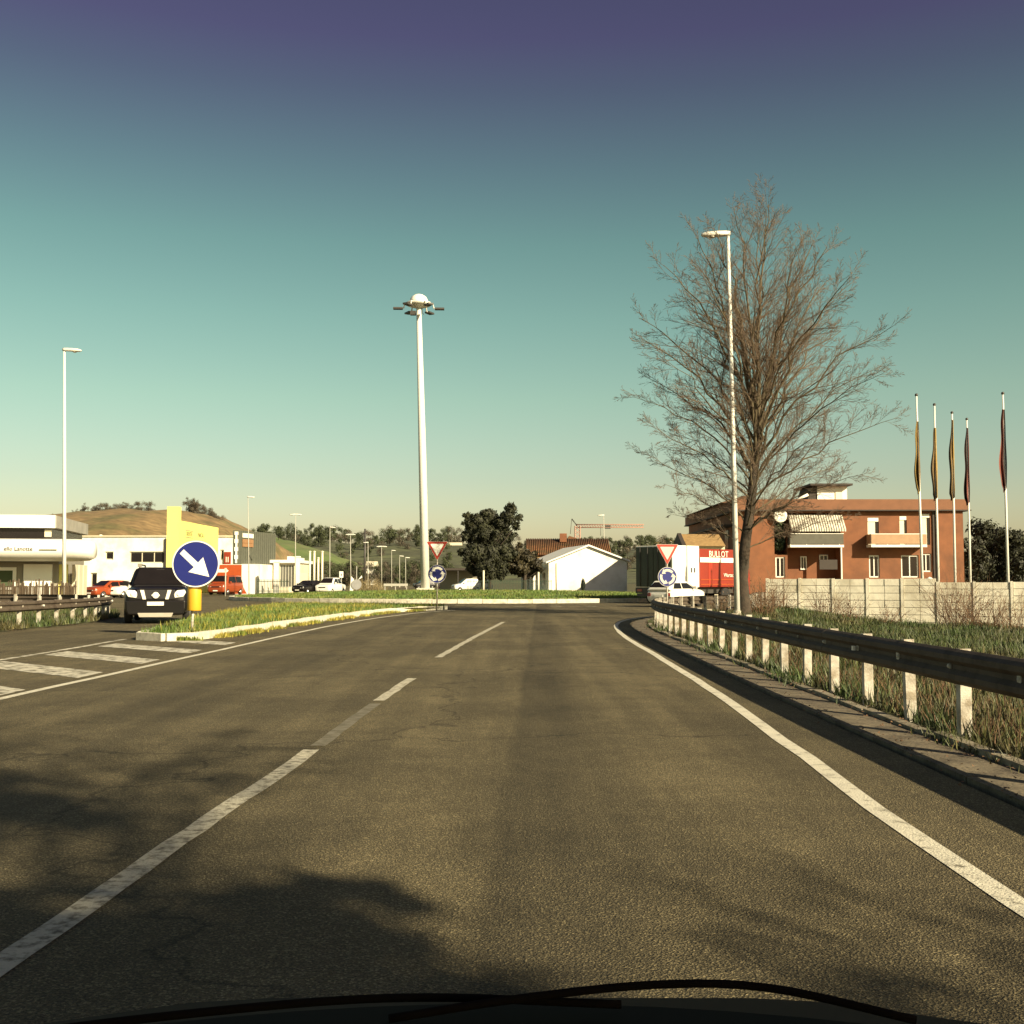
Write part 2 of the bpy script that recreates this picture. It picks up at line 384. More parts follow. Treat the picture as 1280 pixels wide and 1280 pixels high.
line('centre_dash', [(CL(9.6), 9.6), (CL(13), 13)], .13, 'paint_ghost', step=.3)
for k in range(9):       # diagonal hatching ahead of the splitter island
    y0 = 2.5 + k * 2.75
    mb = MB().add([(-6.25, y0, .0045), (-6.25, y0 + 1.0, .0045), (-8.85, y0 + 3.4, .0045), (-8.85, y0 + 2.3, .0045)], [(0, 1, 2, 3)])
    tag(fix_up(mb.build('hatch_stripe', 'paint_worn', recalc=False)), kind='structure')
# give-way dashes across the entry and ring road edge
for k in range(9):
    t = R(-92 + k * 4.2); c_, s_ = math.cos(t), math.sin(t)
    line('give_way_mark', [(CX + 27.6 * math.cos(t + d), CY + 27.6 * math.sin(t + d)) for d in (0, .014, .028)], .3, 'paint_worn', step=.2)

# gutter slabs and low kerb under the guard rail
kerb_me = None
def kerb_mesh(m='kerb_stone'):
    mb = MB(); mb.prism([(-.075, -.2), (.075, -.2), (.075, .96), (.045, 1.0), (-.055, 1.0), (-.075, .95)], 'x', -.495, .495)
    me = bpy.data.meshes.new('kerb_stone'); me.from_pydata(mb.v, [], mb.f); me.materials.append(M(m)); me.update()
    import bmesh
    bm = bmesh.new(); bm.from_mesh(me); bmesh.ops.recalc_face_normals(bm, faces=bm.faces); bm.to_mesh(me); bm.free()
    return me
mat('kerb_old', (.27, .235, .165), .9, var=.3, vs_=4, bump=.6, bs=30, alt=(.13, .11, .07), alt_s=2.2)
KM = kerb_mesh(); KM2 = kerb_mesh('kerb_old')
def kerb_run(name, label, pts, h, thick=1.0, step=1.0, mesh=None):
    root = bpy.data.objects.new(name, None); COL.objects.link(root); root['kind'] = 'structure'
    ps = catmull([(x, y, 0) for x, y in pts], step)
    for a, b in zip(ps, ps[1:]):
        o = bpy.data.objects.new('kerb_stone', mesh or KM); COL.objects.link(o); o.parent = root
        o.location = ((a.x + b.x) / 2 + random.uniform(-.012, .012), (a.y + b.y) / 2 + random.uniform(-.012, .012), random.uniform(-.012, .01))
        d = b - a
        o.rotation_euler = (random.uniform(-.02, .02), random.uniform(-.012, .012), math.atan2(d.y, d.x) + random.uniform(-.012, .012)); o.scale = (d.length, thick, h)
    return root
RAILP = [(4.02, -6), (4.02, 6), (4.0, 10), (4.0, 14), (4.06, 19), (4.15, 26), (4.35, 33), (4.95, 38.2), (6.2, 42.4), (8.3, 46.2), (10.3, 49.4), (11.5, 53), (12.4, 57.3), (14.2, 61.8), (17.6, 67.6)]
LOWK = [(x - .22 if i < 7 else x - .16, y + (0 if i < 7 else .16)) for i, (x, y) in enumerate(RAILP)]
kerb_run('low_kerb', '', LOWK, .055, .7, 2.0, mesh=KM2)
gut = bpy.data.objects.new('gutter', None); COL.objects.link(gut); gut['kind'] = 'structure'
gp = catmull([(x - .3, y, 0) for x, y in LOWK[:9]], 2.0)
for a, b in zip(gp, gp[1:]):
    d = (b - a); nrm = Vector((d.y, -d.x, 0)).normalized()
    A = a + d * .004; B = b - d * .004
    mb = MB(); q = [A - nrm * .29, A + nrm * .235, B + nrm * .235, B - nrm * .29]
    mb.add([(v.x, v.y, -.1) for v in q] + [(q[0].x, q[0].y, .022), (q[1].x, q[1].y, .012), (q[2].x, q[2].y, .012), (q[3].x, q[3].y, .022)],
           [(3, 2, 1, 0), (4, 5, 6, 7), (0, 1, 5, 4), (1, 2, 6, 5), (2, 3, 7, 6), (3, 0, 4, 7)])
    mb.build('gutter_slab', 'gutter', gut)

# splitter island and central island
SPL_R = [(-8.85, 26.7), (-8.4, 26.25), (-7.6, 26.3), (-7.35, 28.5), (-7.2, 31), (-6.9, 35.6), (-6.35, 42), (-5.6, 48.5), (-4.4, 52.6), (-3.2, 54.4)]
SPL_B = [(-3.2, 54.4), (-3.6, 55.6), (-5.2, 57), (-8.5, 58.4), (-12.2, 58.8)]
SPL_L = [(-12.2, 58.8), (-12.1, 54), (-11.3, 45), (-10.3, 36), (-9.2, 29), (-8.85, 26.7)]
kerb_run('splitter_kerb', '', SPL_R, .19, 1.1); kerb_run('splitter_kerb', '', SPL_B, .19, 1.1); kerb_run('splitter_kerb', '', SPL_L, .19, 1.1)
island_poly = [(p.x, p.y) for q in (SPL_R, SPL_B, SPL_L) for p in catmull([(x, y, 0) for x, y in q], 1.0)[:-1]]
cxm = sum(p[0] for p in island_poly) / len(island_poly); cym = sum(p[1] for p in island_poly) / len(island_poly)
def mound(name, poly, z0, z1, m, cx, cy, power=2.0, rings_=8):
    mb = MB(); n = len(poly); vs = []
    for i in range(rings_ + 1):
        t = i / rings_
        for x, y in poly: vs.append((cx + (x - cx) * (1 - t), cy + (y - cy) * (1 - t), z0 + (z1 - z0) * (1 - (1 - t) ** power)))
    fs = [(i * n + k, i * n + (k + 1) % n, (i + 1) * n + (k + 1) % n, (i + 1) * n + k) for i in range(rings_) for k in range(n)]
    mb.smooth = True; mb.add(vs, fs)
    return tag(fix_up(mb.build(name, m)), kind='structure')
mound('splitter_island', island_poly, .13, .20, 'turf', cxm, cym)
ringp = [(CX + RI * math.cos(t * math.pi / 60), CY + RI * math.sin(t * math.pi / 60)) for t in range(121)]
kerb_run('roundabout_kerb', '', ringp, .27, 1.6, 1.55)
def island_z(x, y):
    t = min(1, math.hypot(x - CX, y - CY) / (RI - .1)); return .20 + .42 * (1 - t ** 2.2)
mb = MB(); n = 72; vs = []
for i in range(11):
    r = (RI - .1) * (1 - i / 10)
    for k in range(n):
        x, y = CX + r * math.cos(2 * math.pi * k / n), CY + r * math.sin(2 * math.pi * k / n); vs.append((x, y, island_z(x, y)))
mb.smooth = True; mb.add(vs, [(i * n + k, i * n + (k + 1) % n, (i + 1) * n + (k + 1) % n, (i + 1) * n + k) for i in range(10) for k in range(n)])
tag(fix_up(mb.build('roundabout_island', 'turf')), kind='structure')

# verge right of the road: gently rising rough ground behind the rail
def rail_x(y):
    for (x0, y0), (x1, y1) in zip(RAILP, RAILP[1:]):
        if y0 <= y <= y1: return x0 + (x1 - x0) * (y - y0) / (y1 - y0)
    return RAILP[-1][0] if y > RAILP[-1][1] else RAILP[0][0]
def verge_z(x, y):
    d = max(0, x - rail_x(y) - .6); t = min(1, d / 7.5)
    return .05 - .72 * t * t * (3 - 2 * t) + (.05 * math.sin(x * 1.3 + y * .7) + .04 * math.sin(y * 1.9 - x)) * min(1, d)
def ground_sheet():
    mb = MB(); B = 4000.0; yy = [-40.0 + i for i in range(107)]
    def quad(x0, y0, x1, y1): mb.add([(x0, y0, -.06), (x1, y0, -.06), (x1, y1, -.06), (x0, y1, -.06)], [(0, 1, 2, 3)])
    quad(-B, -B, B, -40); quad(-B, 66, B, B); quad(45, -40, B, 66)
    for a, b in zip(yy, yy[1:]): mb.add([(-B, a, -.06), (rail_x(a) - .1, a, -.06), (rail_x(b) - .1, b, -.06), (-B, b, -.06)], [(0, 1, 2, 3)])
    return tag(fix_up(mb.build('ground', 'turf_dry', recalc=False)), kind='structure')
ground_sheet()
mb = MB(); ys = [-40 + i * 1.0 for i in range(107)]; NX = 40; vs = []
for y in ys:
    x0 = rail_x(y) - .15
    for k in range(NX):
        x = x0 + (45 - x0) * (k / (NX - 1)) ** 2; e = min(1, (x - x0) / .5); vs.append((x, y, verge_z(x, y) * e - .02))
mb.smooth = True; mb.add(vs, [(i * NX + k, i * NX + k + 1, (i + 1) * NX + k + 1, (i + 1) * NX + k) for i in range(len(ys) - 1) for k in range(NX - 1)])
tag(fix_up(mb.build('verge', 'turf_dry')), kind='structure')

# ------------------------------------------------------------------ hills
def hill(name, prof, D, m, front=120, back=160, rough=1.0):
    pts = [P(x, y, D) for x, y in prof]; N = 90; mb = MB(); vs = []; rows = 14
    xs = [p.x for p in pts]; zs = [p.z for p in pts]
    def h(x):
        for i in range(len(xs) - 1):
            if xs[i] <= x <= xs[i + 1]:
                t = (x - xs[i]) / (xs[i + 1] - xs[i]); t = t * t * (3 - 2 * t); return zs[i] + (zs[i + 1] - zs[i]) * t
        return zs[0]
    for r in range(rows + 1):
        t = r / rows
        for k in range(N + 1):
            x = xs[0] + (xs[-1] - xs[0]) * k / N; top = h(x)
            if t <= .6: s = math.sin(t / .6 * math.pi / 2); yy = D - front + front * t / .6; sc_ = 1
            else: s = math.cos((t - .6) / .4 * math.pi / 2); yy = D + back * (t - .6) / .4
            vs.append((x, yy, -2 + (top + 2) * s + rough * (math.sin(x * .13 + r) * .4 + math.sin(x * .37 + r * 2) * .25) * (s if t > .1 and t < .95 else 0)))
    mb.smooth = True
    mb.add(vs, [(r * (N + 1) + k, r * (N + 1) + k + 1, (r + 1) * (N + 1) + k + 1, (r + 1) * (N + 1) + k) for r in range(rows) for k in range(N)])
    tag(fix_up(mb.build(name, m)), kind='structure'); return h
h3 = hill('wooded_hill', [(-500, 700), (200, 690), (330, 678), (400, 676), (440, 680), (470, 683), (500, 682), (525, 677), (560, 680), (600, 682), (640, 690), (700, 694), (760, 690), (800, 688), (850, 688), (900, 693), (1100, 700), (1700, 712)], 900, 'wood_far', 420, 300, 1.5)
h2 = hill('green_hill', [(150, 690), (250, 676), (285, 668), (312, 664), (335, 668), (352, 674), (375, 681), (400, 688), (425, 696), (450, 706), (480, 720)], 560, 'field_green', 260, 150)
h1 = hill('brown_hill', [(-700, 700), (-300, 678), (-60, 664), (60, 652), (95, 645), (140, 642), (185, 640), (215, 641), (240, 639), (262, 643), (285, 653), (305, 662), (330, 676), (352, 700), (370, 722)], 420, 'field_brown', 170, 160)

# ------------------------------------------------------------------ foliage
def leaf_cloud(mb, blobs, n, size, flat=.0, shell=.55):
    tot = sum(b[1] ** 2 for b in blobs)
    for c, r in blobs:
        for _ in range(int(n * r * r / tot)):
            d = Vector((random.gauss(0, 1), random.gauss(0, 1), random.gauss(0, 1))).normalized()
            rr = r * (shell + (1 - shell) * random.random() ** .6); p = Vector(c) + Vector((d.x * rr, d.y * rr, d.z * rr * (1 - flat)))
            a = Vector((random.gauss(0, 1), random.gauss(0, 1), random.gauss(0, 1))).normalized(); b = d.cross(a)
            if b.length < .1: continue
            b.normalize(); s = size * random.uniform(.5, 1.3); a = (a - d * a.dot(d) * .5).normalized()
            mb.add([p - b * s * .4, p + b * s * .4, p + a * s], [(0, 1, 2)])
def blobs_round(r, h, n, z0):
    out = []
    for _ in range(n):
        a = random.uniform(0, 6.28); t = random.random(); rr = r * math.sin(math.pi * (.12 + .8 * t)) * random.uniform(.3, .85)
        out.append(((rr * math.cos(a), rr * math.sin(a), z0 + h * t), r * random.uniform(.25, .48)))
    return out
def far_tree(kind, h, wd, leafs=1500):
    root = thing('tree', 'tree', 'tree'); mb = MB(); mb.tube([(0, 0, -.5), (0, 0, h * .35), (h * .02, 0, h * .75)], [h * .022, h * .016, h * .006], 5).build('trunk', 'bark', root)
    mb = MB(); leaf_cloud(mb, blobs_round(wd / 2, h * .72, 11, h * .22), leafs, h * (.045 if kind != 'bare' else .038), shell=.25)
    mb.build('crown', {'dark': 'leaf_far', 'bare': 'leaf_bare', 'warm': 'pine_leaf_warm', 'pine': 'pine_leaf'}[kind], root, recalc=False); return root
def place(proto, first, loc, s, label, group, name):
    t = proto if first else copy_tree(proto)
    t.location = loc; t.scale = (s, s, s); t.rotation_euler = (0, 0, random.uniform(0, 6)); t['label'] = label; t['group'] = group; t.name = name
    return t
protoD = [far_tree('dark', 8, 6.5), far_tree('dark', 8, 5.2), far_tree('dark', 8, 7.5)]
protoE = [far_tree('pine', 8, 5.6, 2600), far_tree('pine', 8, 6.4, 2600)]
protoB = [far_tree('bare', 8, 7), far_tree('bare', 8, 6)]
usedp = set()
def put(pl, loc, s, label, group, name='hill_tree'):
    p = random.choice(pl); f = p.name not in usedp and id(p) not in usedp
    usedp.add(id(p)); return place(p, f, loc, s, label, group, name)
for k in range(34):      # bare thicket along the brown hill's crest
    x = 106 + k * 2.4 + random.uniform(-1, 1); y = 644 - k * .12
    p = P(x, y, 420); put(protoB, (p.x, 420 + random.uniform(-3, 6), p.z - 1.2), random.uniform(.45, .72), 'bare bush in the thicket along the top of the brown hill', 'bare bushes on the brown hilltop', 'hilltop_bush')
for x, y in ((74, 650), (82, 648), (90, 647), (97, 645), (66, 650)):
    p = P(x, y, 420); put(protoB, (p.x, 420, p.z - 1), random.uniform(.35, .5), 'small bare bush on the hill above the white canopy building', 'bare bushes above the canopy building', 'hilltop_bush')
for k in range(22):
    x = 240 + k * 2.1; y = 640 + max(0, k - 5) * .95
    p = P(x, y, 420); put(protoB, (p.x, 415 + random.uniform(-4, 4), p.z - 1.5), random.uniform(.55, .85) * (1 - .018 * k), 'bare bush on the slope behind the yellow sign wall', 'bare bushes behind the yellow sign', 'slope_bush')
p = P(348, 676, 540); put([protoD[0]], (p.x, 540, p.z - 1), 1.05, 'round dark tree standing alone on the green hill', 'trees on the green hill', 'hill_tree')
p = P(333, 695, 500); put([protoD[0]], (p.x, 470, p.z - 3), .45, 'small dark bush low on the green hillside', 'trees on the green hill', 'hill_bush')
for k in range(190):
    x = 322 + (k % 95) * 5.6 + random.uniform(-4, 4); D = random.uniform(560, 860) if k < 95 else random.uniform(860, 910)
    if 580 < x < 648: continue
    p = P(x, 690, D); hz = -2 + (h3(p.x) + 2) * math.sin(min(1, (D - 480) / 420) * math.pi / 2)
    put(protoD + protoB[:1], (p.x, D, hz - 1.5), random.uniform(1.0, 1.75), 'dark tree in the belt of woods on the far hills', 'trees of the far hill woods')
for k in range(64):      # darker wood in the middle distance, left of the tall mast
    x = 374 + k * 2.5 + random.uniform(-3, 3); D = random.uniform(290, 420)
    p = P(x, 726, D); put(protoD + protoB, (p.x, D, -.3), random.uniform(.75, 1.15) * D / 420 * 1.05, 'brownish tree in the thicket behind the far lamp posts', 'trees behind the far lamp posts', 'thicket_tree')
for k in range(8):
    x = 540 + k * 6; D = random.uniform(330, 420); p = P(x, 726, D)
    put(protoD, (p.x, D, -.3), random.uniform(.7, 1.0), 'dark tree between the tall mast and the big pine', 'trees between mast and pine', 'thicket_tree')
for k in range(9):
    x = 1216 + k * 9; D = random.uniform(96, 112); p = P(x, 726, D)
    put(protoE, (p.x, D, -.3), random.uniform(.7, .92), 'dark evergreen beyond the right end of the brick building', 'evergreens right of the brick building', 'evergreen_tree')

def grass_stuff(name, sampler, n, h0, h1, m, label, lean=.35, wdt=.012):
    mb = MB(); V, F = mb.v, mb.f
    for _ in range(n):
        q = sampler()
        if q is None: continue
        x, y, z = q; a = random.uniform(0, 6.28); hh = random.uniform(h0, h1); l = random.uniform(0, lean) * hh
        ww = wdt * random.uniform(.6, 1.3) * (1 + max(0, y) / 45); o = len(V); dx, dy = math.cos(a), math.sin(a); b = random.uniform(0, 6.28)
        V += [(x - dx * ww, y - dy * ww, z - .02), (x + dx * ww, y + dy * ww, z - .02), (x + math.cos(b) * l, y + math.sin(b) * l, z + hh)]
        F.append((o, o + 1, o + 2)); mb.m.append(0); mb.sm.append(False)
    return tag(mb.build(name, m, recalc=False), label, 'grass', kind='stuff')
def inpoly(x, y, poly):
    c = False; j = len(poly) - 1
    for i in range(len(poly)):
        xi, yi = poly[i]; xj, yj = poly[j]
        if (yi > y) != (yj > y) and x < (xj - xi) * (y - yi) / (yj - yi) + xi: c = not c
        j = i
    return c
def s_split():
    y = random.uniform(26.4, 58.5); x = random.uniform(-12.2, -3)
    return (x, y, .16) if inpoly(x, y, island_poly) else None
grass_stuff('island_grass', s_split, 60000, .04, .17, 'grass', 'green grass covering the splitter island', .9, .010)
def s_split2():
    q = s_split()
    if q is None: return None
    k = math.sin(q[0] * 1.7 + 1) + math.sin(q[1] * .9) + random.gauss(0, .7)
    return q if k > .5 else None
grass_stuff('island_weeds', s_split2, 30000, .07, .24, 'grass_yellow', 'yellow flowering weeds scattered over the splitter island', .9, .010)
def s_round():
    a = random.uniform(R(180), R(360)); r = (RI - .3) * math.sqrt(random.random()); x, y = CX + r * math.cos(a), CY + r * math.sin(a)
    return (x, y, island_z(x, y))
grass_stuff('roundabout_grass', s_round, 36000, .06, .17, 'grass', 'green grass on the central roundabout island')
def s_kerbfoot():
    i = random.randrange(1, len(SPL_R) - 2); t = random.random(); (x0, y0), (x1, y1) = SPL_R[i], SPL_R[i + 1]
    x = x0 + (x1 - x0) * t; y = y0 + (y1 - y0) * t
    if math.sin(y * 1.1) + math.sin(y * 2.7 + 1) < random.uniform(-1.2, .8): return None
    return x + .1 + abs(random.gauss(0, .14)), y, 0
grass_stuff('kerb_foot_grass', s_kerbfoot, 9000, .03, .14, 'grass_yellow', 'tufts of yellowish grass along the splitter kerb foot')
def s_verge():
    y = 3.5 + 49 * random.random() ** 1.25; x0 = rail_x(y); x = x0 - .05 + (22 - x0) * random.random() ** 1.3
    if y > 57 - .42 * (x - 12.9) - .2: return None
    return (x, y, verge_z(x, y) - .02)
grass_stuff('verge_grass', s_verge, 150000, .05, .22, 'grass_verge', 'rough green grass on the verge behind the guard rail', .9, .009)
def s_verge2():
    q = s_verge()
    if q is None: return None
    k = math.sin(q[0] * 1.1 + .4 * q[1]) + math.sin(q[1] * .8) + random.gauss(0, .6)
    return q if k > .4 and q[0] > rail_x(q[1]) + .5 else None
grass_stuff('verge_weeds', s_verge2, 30000, .18, .42, 'grass_verge', 'taller leafy weeds on the verge behind the guard rail', .9, .012)
mb = MB(); vs = []; yl = [-30 + i * 2 for i in range(44)]
def left_x(y):
    for (x0, y0), (x1, y1) in zip(EDGE_L, EDGE_L[1:]):
        if y0 <= y <= y1: return x0 + (x1 - x0) * (y - y0) / (y1 - y0)
    return -24
for y in yl:
    x0 = left_x(y) - .05
    for k in range(12): vs.append((x0 - 26 * (k / 11) ** 1.6, y, -.02 + .1 * min(1, k / 2) + .04 * math.sin(y * 1.7 + k)))
mb.smooth = True; mb.add(vs, [(i * 12 + k, i * 12 + k + 1, (i + 1) * 12 + k + 1, (i + 1) * 12 + k) for i in range(len(yl) - 1) for k in range(11) if yl[i] < 56])
tag(fix_up(mb.build('left_verge', 'turf_dry')), kind='structure')
def s_left():
    y = random.uniform(14, 56); x = left_x(y) - .1 - 12 * random.random() ** 1.6; return (x, y, .05)
grass_stuff('left_verge_grass', s_left, 30000, .06, .28, 'grass_verge', 'rough dark grass under the left guard rail', .8, .011)
def s_dry():
    y = 4 + 46 * random.random(); x = rail_x(y) + abs(random.gauss(0, 1.2)); return (x, y, verge_z(x, y) - .02)
grass_stuff('dry_grass', s_dry, 13000, .05, .24, 'weed_dry', 'dry brown stalks mixed into the verge grass', 1.1, .007)

def litter():
    mb = MB()
    for _ in range(1500):
        y = 4 + 36 * random.random() ** 1.3; x = rail_x(y) - random.choice((.3, .38, .75, .8, .3)) + random.gauss(0, .09); a = random.uniform(0, 6.28); q = random.uniform(.012, .035)
        z = .062 if x > rail_x(y) - .3 else .03
        mb.add([(x, y, z), (x + q * math.cos(a), y + q * math.sin(a), z + random.uniform(0, .02)), (x + q * math.cos(a + 1.2), y + q * math.sin(a + 1.2), z + random.uniform(0, .012))], [(0, 1, 2)])
    return tag(mb.build('leaf_litter', 'weed_dry', recalc=False), 'dry leaf litter scattered along the gutter under the guard rail', 'litter', kind='stuff')
litter()
def s_kerb():
    y = 4 + 40 * random.random() ** 1.2; x = rail_x(y) - .16 - abs(random.gauss(0, .09))
    return (x, y, .02) if math.sin(y * 2.1) + math.sin(y * .83 + 1) + random.gauss(0, .5) > .55 else None
grass_stuff('kerb_tufts', s_kerb, 9000, .03, .13, 'grass_verge', 'grass tufts spilling over the low kerb under the right rail', 1.0, .006)
# tangled bare shrubs in front of the block wall
def twig_shrub(name, label, loc, h, wd, n, m='weed_dry', group=None):
    root = thing(name, label, 'shrub', loc, 0, group); mb = MB()
    for _ in range(n):
        a = random.uniform(0, 6.28); r0 = random.uniform(0, wd * .3); p = Vector((r0 * math.cos(a), r0 * math.sin(a), -.1)); d = Vector((math.cos(a) * random.uniform(.1, .8), math.sin(a) * random.uniform(.1, .8), 1)).normalized()
        L_ = h * random.uniform(.5, 1.05); pts = [p]
        for k in range(5):
            d = (d + Vector((random.gauss(0, .2), random.gauss(0, .2), random.gauss(0, .12)))).normalized(); pts.append(pts[-1] + d * L_ / 5)
            if random.random() < .7:
                e = (d + Vector((random.gauss(0, .6), random.gauss(0, .6), random.gauss(.1, .3)))).normalized()
                mb.tube([pts[-1], pts[-1] + e * L_ * .16, pts[-1] + e * L_ * .26 + Vector((0, 0, .04))], [.006, .005, .003], 3, False)
        mb.tube(pts, [.011, .010, .009, .008, .006, .003], 3, False)
    mb.build('stems', m, root, recalc=False)
    mb = MB(); leaf_cloud(mb, [((0, 0, h * .45), wd * .45), ((0, 0, h * .25), wd * .4)], n * 4, .07, shell=.1); mb.build('dead_leaves', m, root, recalc=False)
    return root
for i, (px, Y, h_, wd, nn, lb) in enumerate([
        (1195, 50.5, 2.6, 2.6, 90, 'reddish brown bare bramble bush, the largest before the block wall'),
        (1228, 49, 2.0, 2.0, 50, 'low brown bramble beside the nearest stretch of block wall'),
        (1030, 52.5, 1.7, 1.9, 40, 'thin bare shrub before the block wall under the striped awning'),
        (1060, 51, 1.3, 1.6, 30, 'small tangled dry shrub midway along the block wall'),
        (950, 46, 1.7, 2.0, 60, 'tangle of bare stems at the foot of the big tree'),
        (972, 50, 1.8, 2.0, 44, 'dry bush where the block wall meets the big tree'),
        (1110, 50, 1.1, 1.5, 26, 'low dry bush at the middle of the block wall'),
        (1262, 47, 1.8, 2.0, 40, 'brown bush at the right edge beyond the guard rail'),
        (903, 44.5, .9, 1.4, 26, 'dry shrub just left of the right lamp post foot')]):
    x = (px - 640) * Y / FPX; twig_shrub('bare_shrub', lb, (x, Y, verge_z(x, Y)), h_, wd, nn, group='dry shrubs along the block wall')

# ------------------------------------------------------------------ bare trees
def bare_tree(name, label, loc, seed=3, simple=False):
    rnd = random.Random(seed); root = thing(name, label, 'tree', loc)
    trunk = MB(); twigs = MB(); limbs = MB()
    def path(p, d, L_, n, wob, up):
        pts = [p.copy()]; d = d.normalized()
        for k in range(n):
            d = (d + Vector((rnd.gauss(0, wob), rnd.gauss(0, wob), rnd.gauss(0, wob * .6) + up))).normalized(); pts.append(pts[-1] + d * L_ / n)
        return pts
    def branch(p, d, L_, r, lev, up, given=None):
        n = {0: 10, 1: 6, 2: 4, 3: 3}[lev]; pts = given or path(p, d, L_, n, {0: .075, 1: .10, 2: .13, 3: .16}[lev], up)
        rr = [max(.0042, r * (1 - .86 * k / n)) for k in range(n + 1)]
        (limbs if lev == 0 else twigs).tube(pts, rr, {0: 7, 1: 5, 2: 3, 3: 3}[lev], False)
        if lev == 3: return
        m = {0: 16, 1: 9, 2: 5}[lev]
        for j in range(m):
            t = .16 + .84 * (j + rnd.random()) / m if lev == 0 else .12 + .88 * (j + rnd.random()) / m
            i = min(n - 1, int(t * n)); q = pts[i].lerp(pts[i + 1], t * n - i); dd = (pts[i + 1] - pts[i]).normalized()
            side = Vector((rnd.gauss(0, 1), rnd.gauss(0, 1), rnd.gauss(0, .7))); side = (side - dd * side.dot(dd)).normalized()
            ang = rnd.uniform(.35, .8); nd = dd * math.cos(ang) + side * math.sin(ang)
            l2 = L_ * {0: .36, 1: .46, 2: .55}[lev] * (1.1 - .72 * t) * rnd.uniform(.7, 1.25)
            branch(q, nd, l2, max(.005, rr[i] * .5), lev + 1, {0: .03, 1: .02, 2: 0}[lev])
    # trunk: leans a little, forks at seven to eight metres
    tp = [Vector(v) for v in ((0, 0, -.8), (-.08, 0, .5), (-.12, 0, 1.6), (.02, 0, 3.0), (.28, .03, 4.6), (.46, .03, 6.2), (.60, 0, 7.6))]
    trunk.tube(tp, [.42, .27, .23, .21, .19, .165, .12], 12, False)
    prof = [(3.6, 3.4), (4.7, 4.3), (6.6, 5.0), (9.2, 5.4), (11.7, 5.1), (13.9, 4.0), (15.4, 2.4), (16.6, .4)]
    def cr(z):
        for (a, r0), (b, r1) in zip(prof, prof[1:]):
            if a <= z <= b: return r0 + (r1 - r0) * (z - a) / (b - a)
        return .3
    NL = 48
    for k in range(NL):
        z = 3.7 + (16.6 - 3.7) * ((k + .5) / NL) ** .92; az = k * 2.39996 + rnd.uniform(-.3, .3); rad = cr(z) * rnd.uniform(.82, 1.05)
        zs = min(7.6, 2.7 + (z - 3.7) * .47 + rnd.uniform(-.3, .3)); 
        for a, b in zip(tp, tp[1:]):
            if a.z <= zs <= b.z: s0 = a.lerp(b, (zs - a.z) / (b.z - a.z))
        end = Vector((.55 + rad * math.cos(az), rad * math.sin(az), z)); up = .32 if z > 8 else .20
        mid = s0.lerp(end, .5) + Vector((-(end.x - s0.x) * up * .5, -(end.y - s0.y) * up * .5, (end - s0).length * up * .42))
        L_ = (end - s0).length; n = 10; pts = []
        for i in range(n + 1):
            t = i / n; q = s0 * (1 - t) ** 2 + mid * 2 * t * (1 - t) + end * t * t
            w_ = .035 * L_ * math.sin(math.pi * t); pts.append(q + Vector((rnd.gauss(0, w_ * .5), rnd.gauss(0, w_ * .5), rnd.gauss(0, w_ * .4))))
        branch(s0, end - s0, L_, rnd.uniform(.036, .05) * (L_ / 6) ** .7 * (1.35 if z > 10 else 1), 0, 0, pts)
    trunk.build('trunk', 'bark', root, recalc=False); limbs.build('limbs', 'bark_light', root, recalc=False); twigs.build('crown', 'twig', root, recalc=False)
    return root
TX = (931 - 640) * 44 / FPX
bt = bare_tree('bare_tree', 'tall leafless tree behind the right lamp post beside the block wall', (TX, 44, verge_z(TX, 44)))
b2 = copy_tree(bt); b2.location = (8.6, -8.4, .2); b2.rotation_euler = (0, 0, 1.9); b2['label'] = 'leafless roadside tree behind the viewer casting branch shadows on the near road'
# big dark pine pair
def pine(name, label, loc, blobs, n, trunks, m, group):
    root = thing(name, label, 'tree', loc, 0, group); mb = MB()
    for t in trunks: mb.tube(t, [.22, .18, .1], 7)
    for c, r in blobs: mb.tube([(trunks[0][1][0], trunks[0][1][1], c[2] * .55), (c[0] * .6, c[1] * .6, c[2] * .8), c], [.07, .05, .02], 4)
    mb.build('trunk', 'bark', root)
    sub = []
    for c, r in blobs:
        for _ in range(9):
            d = Vector((random.gauss(0, 1), random.gauss(0, 1), random.gauss(0, 1))).normalized() * r * random.uniform(.45, 1.0); sub.append((Vector(c) + d, r * random.uniform(.16, .36)))
        sub.append((Vector(c), r * .78))
    mb = MB(); leaf_cloud(mb, sub, n, .28, shell=.05); mb.build('crown', m, root, recalc=False); return root
def bl(px, py, r, Y, X0, j=1.0):
    x, z = XZ(px, py, Y); return ((x - X0, random.uniform(-j, j), z), r * Y / FPX)
PY = 118; X0 = (612 - 640) * PY / FPX
blobs = [bl(px, py, r, PY, X0, 1.3) for px, py, r in [(598, 652, 14), (612, 646, 15), (626, 655, 16), (640, 638, 9), (636, 648, 11), (648, 646, 5), (645, 657, 6), (590, 665, 14), (607, 668, 18), (626, 672, 18), (638, 670, 8), (596, 690, 19), (614, 692, 21), (630, 692, 16), (594, 708, 14), (606, 712, 17), (624, 712, 15), (586, 655, 8), (582, 672, 5), (584, 699, 6), (585, 645, 6)]]
pine('pine_tree', 'tall dark pine beyond the roundabout, left of the white gabled house', (X0, PY, 0), blobs, 42000, [[(0, 0, -.3), (.1, 0, 2.5), (0, 0, 6)], [(-.9, 0, -.3), (-.7, 0, 1.6), (-.4, 0, 4)]], 'pine_leaf', 'pines beyond the roundabout')
X1 = (655 - 640) * PY / FPX
blobs = [bl(px, py, r, PY, X1, 1.0) for px, py, r in [(646, 694, 14), (660, 698, 13), (670, 704, 10), (652, 710, 14), (666, 714, 9), (640, 708, 10), (648, 688, 8), (676, 711, 4)]]
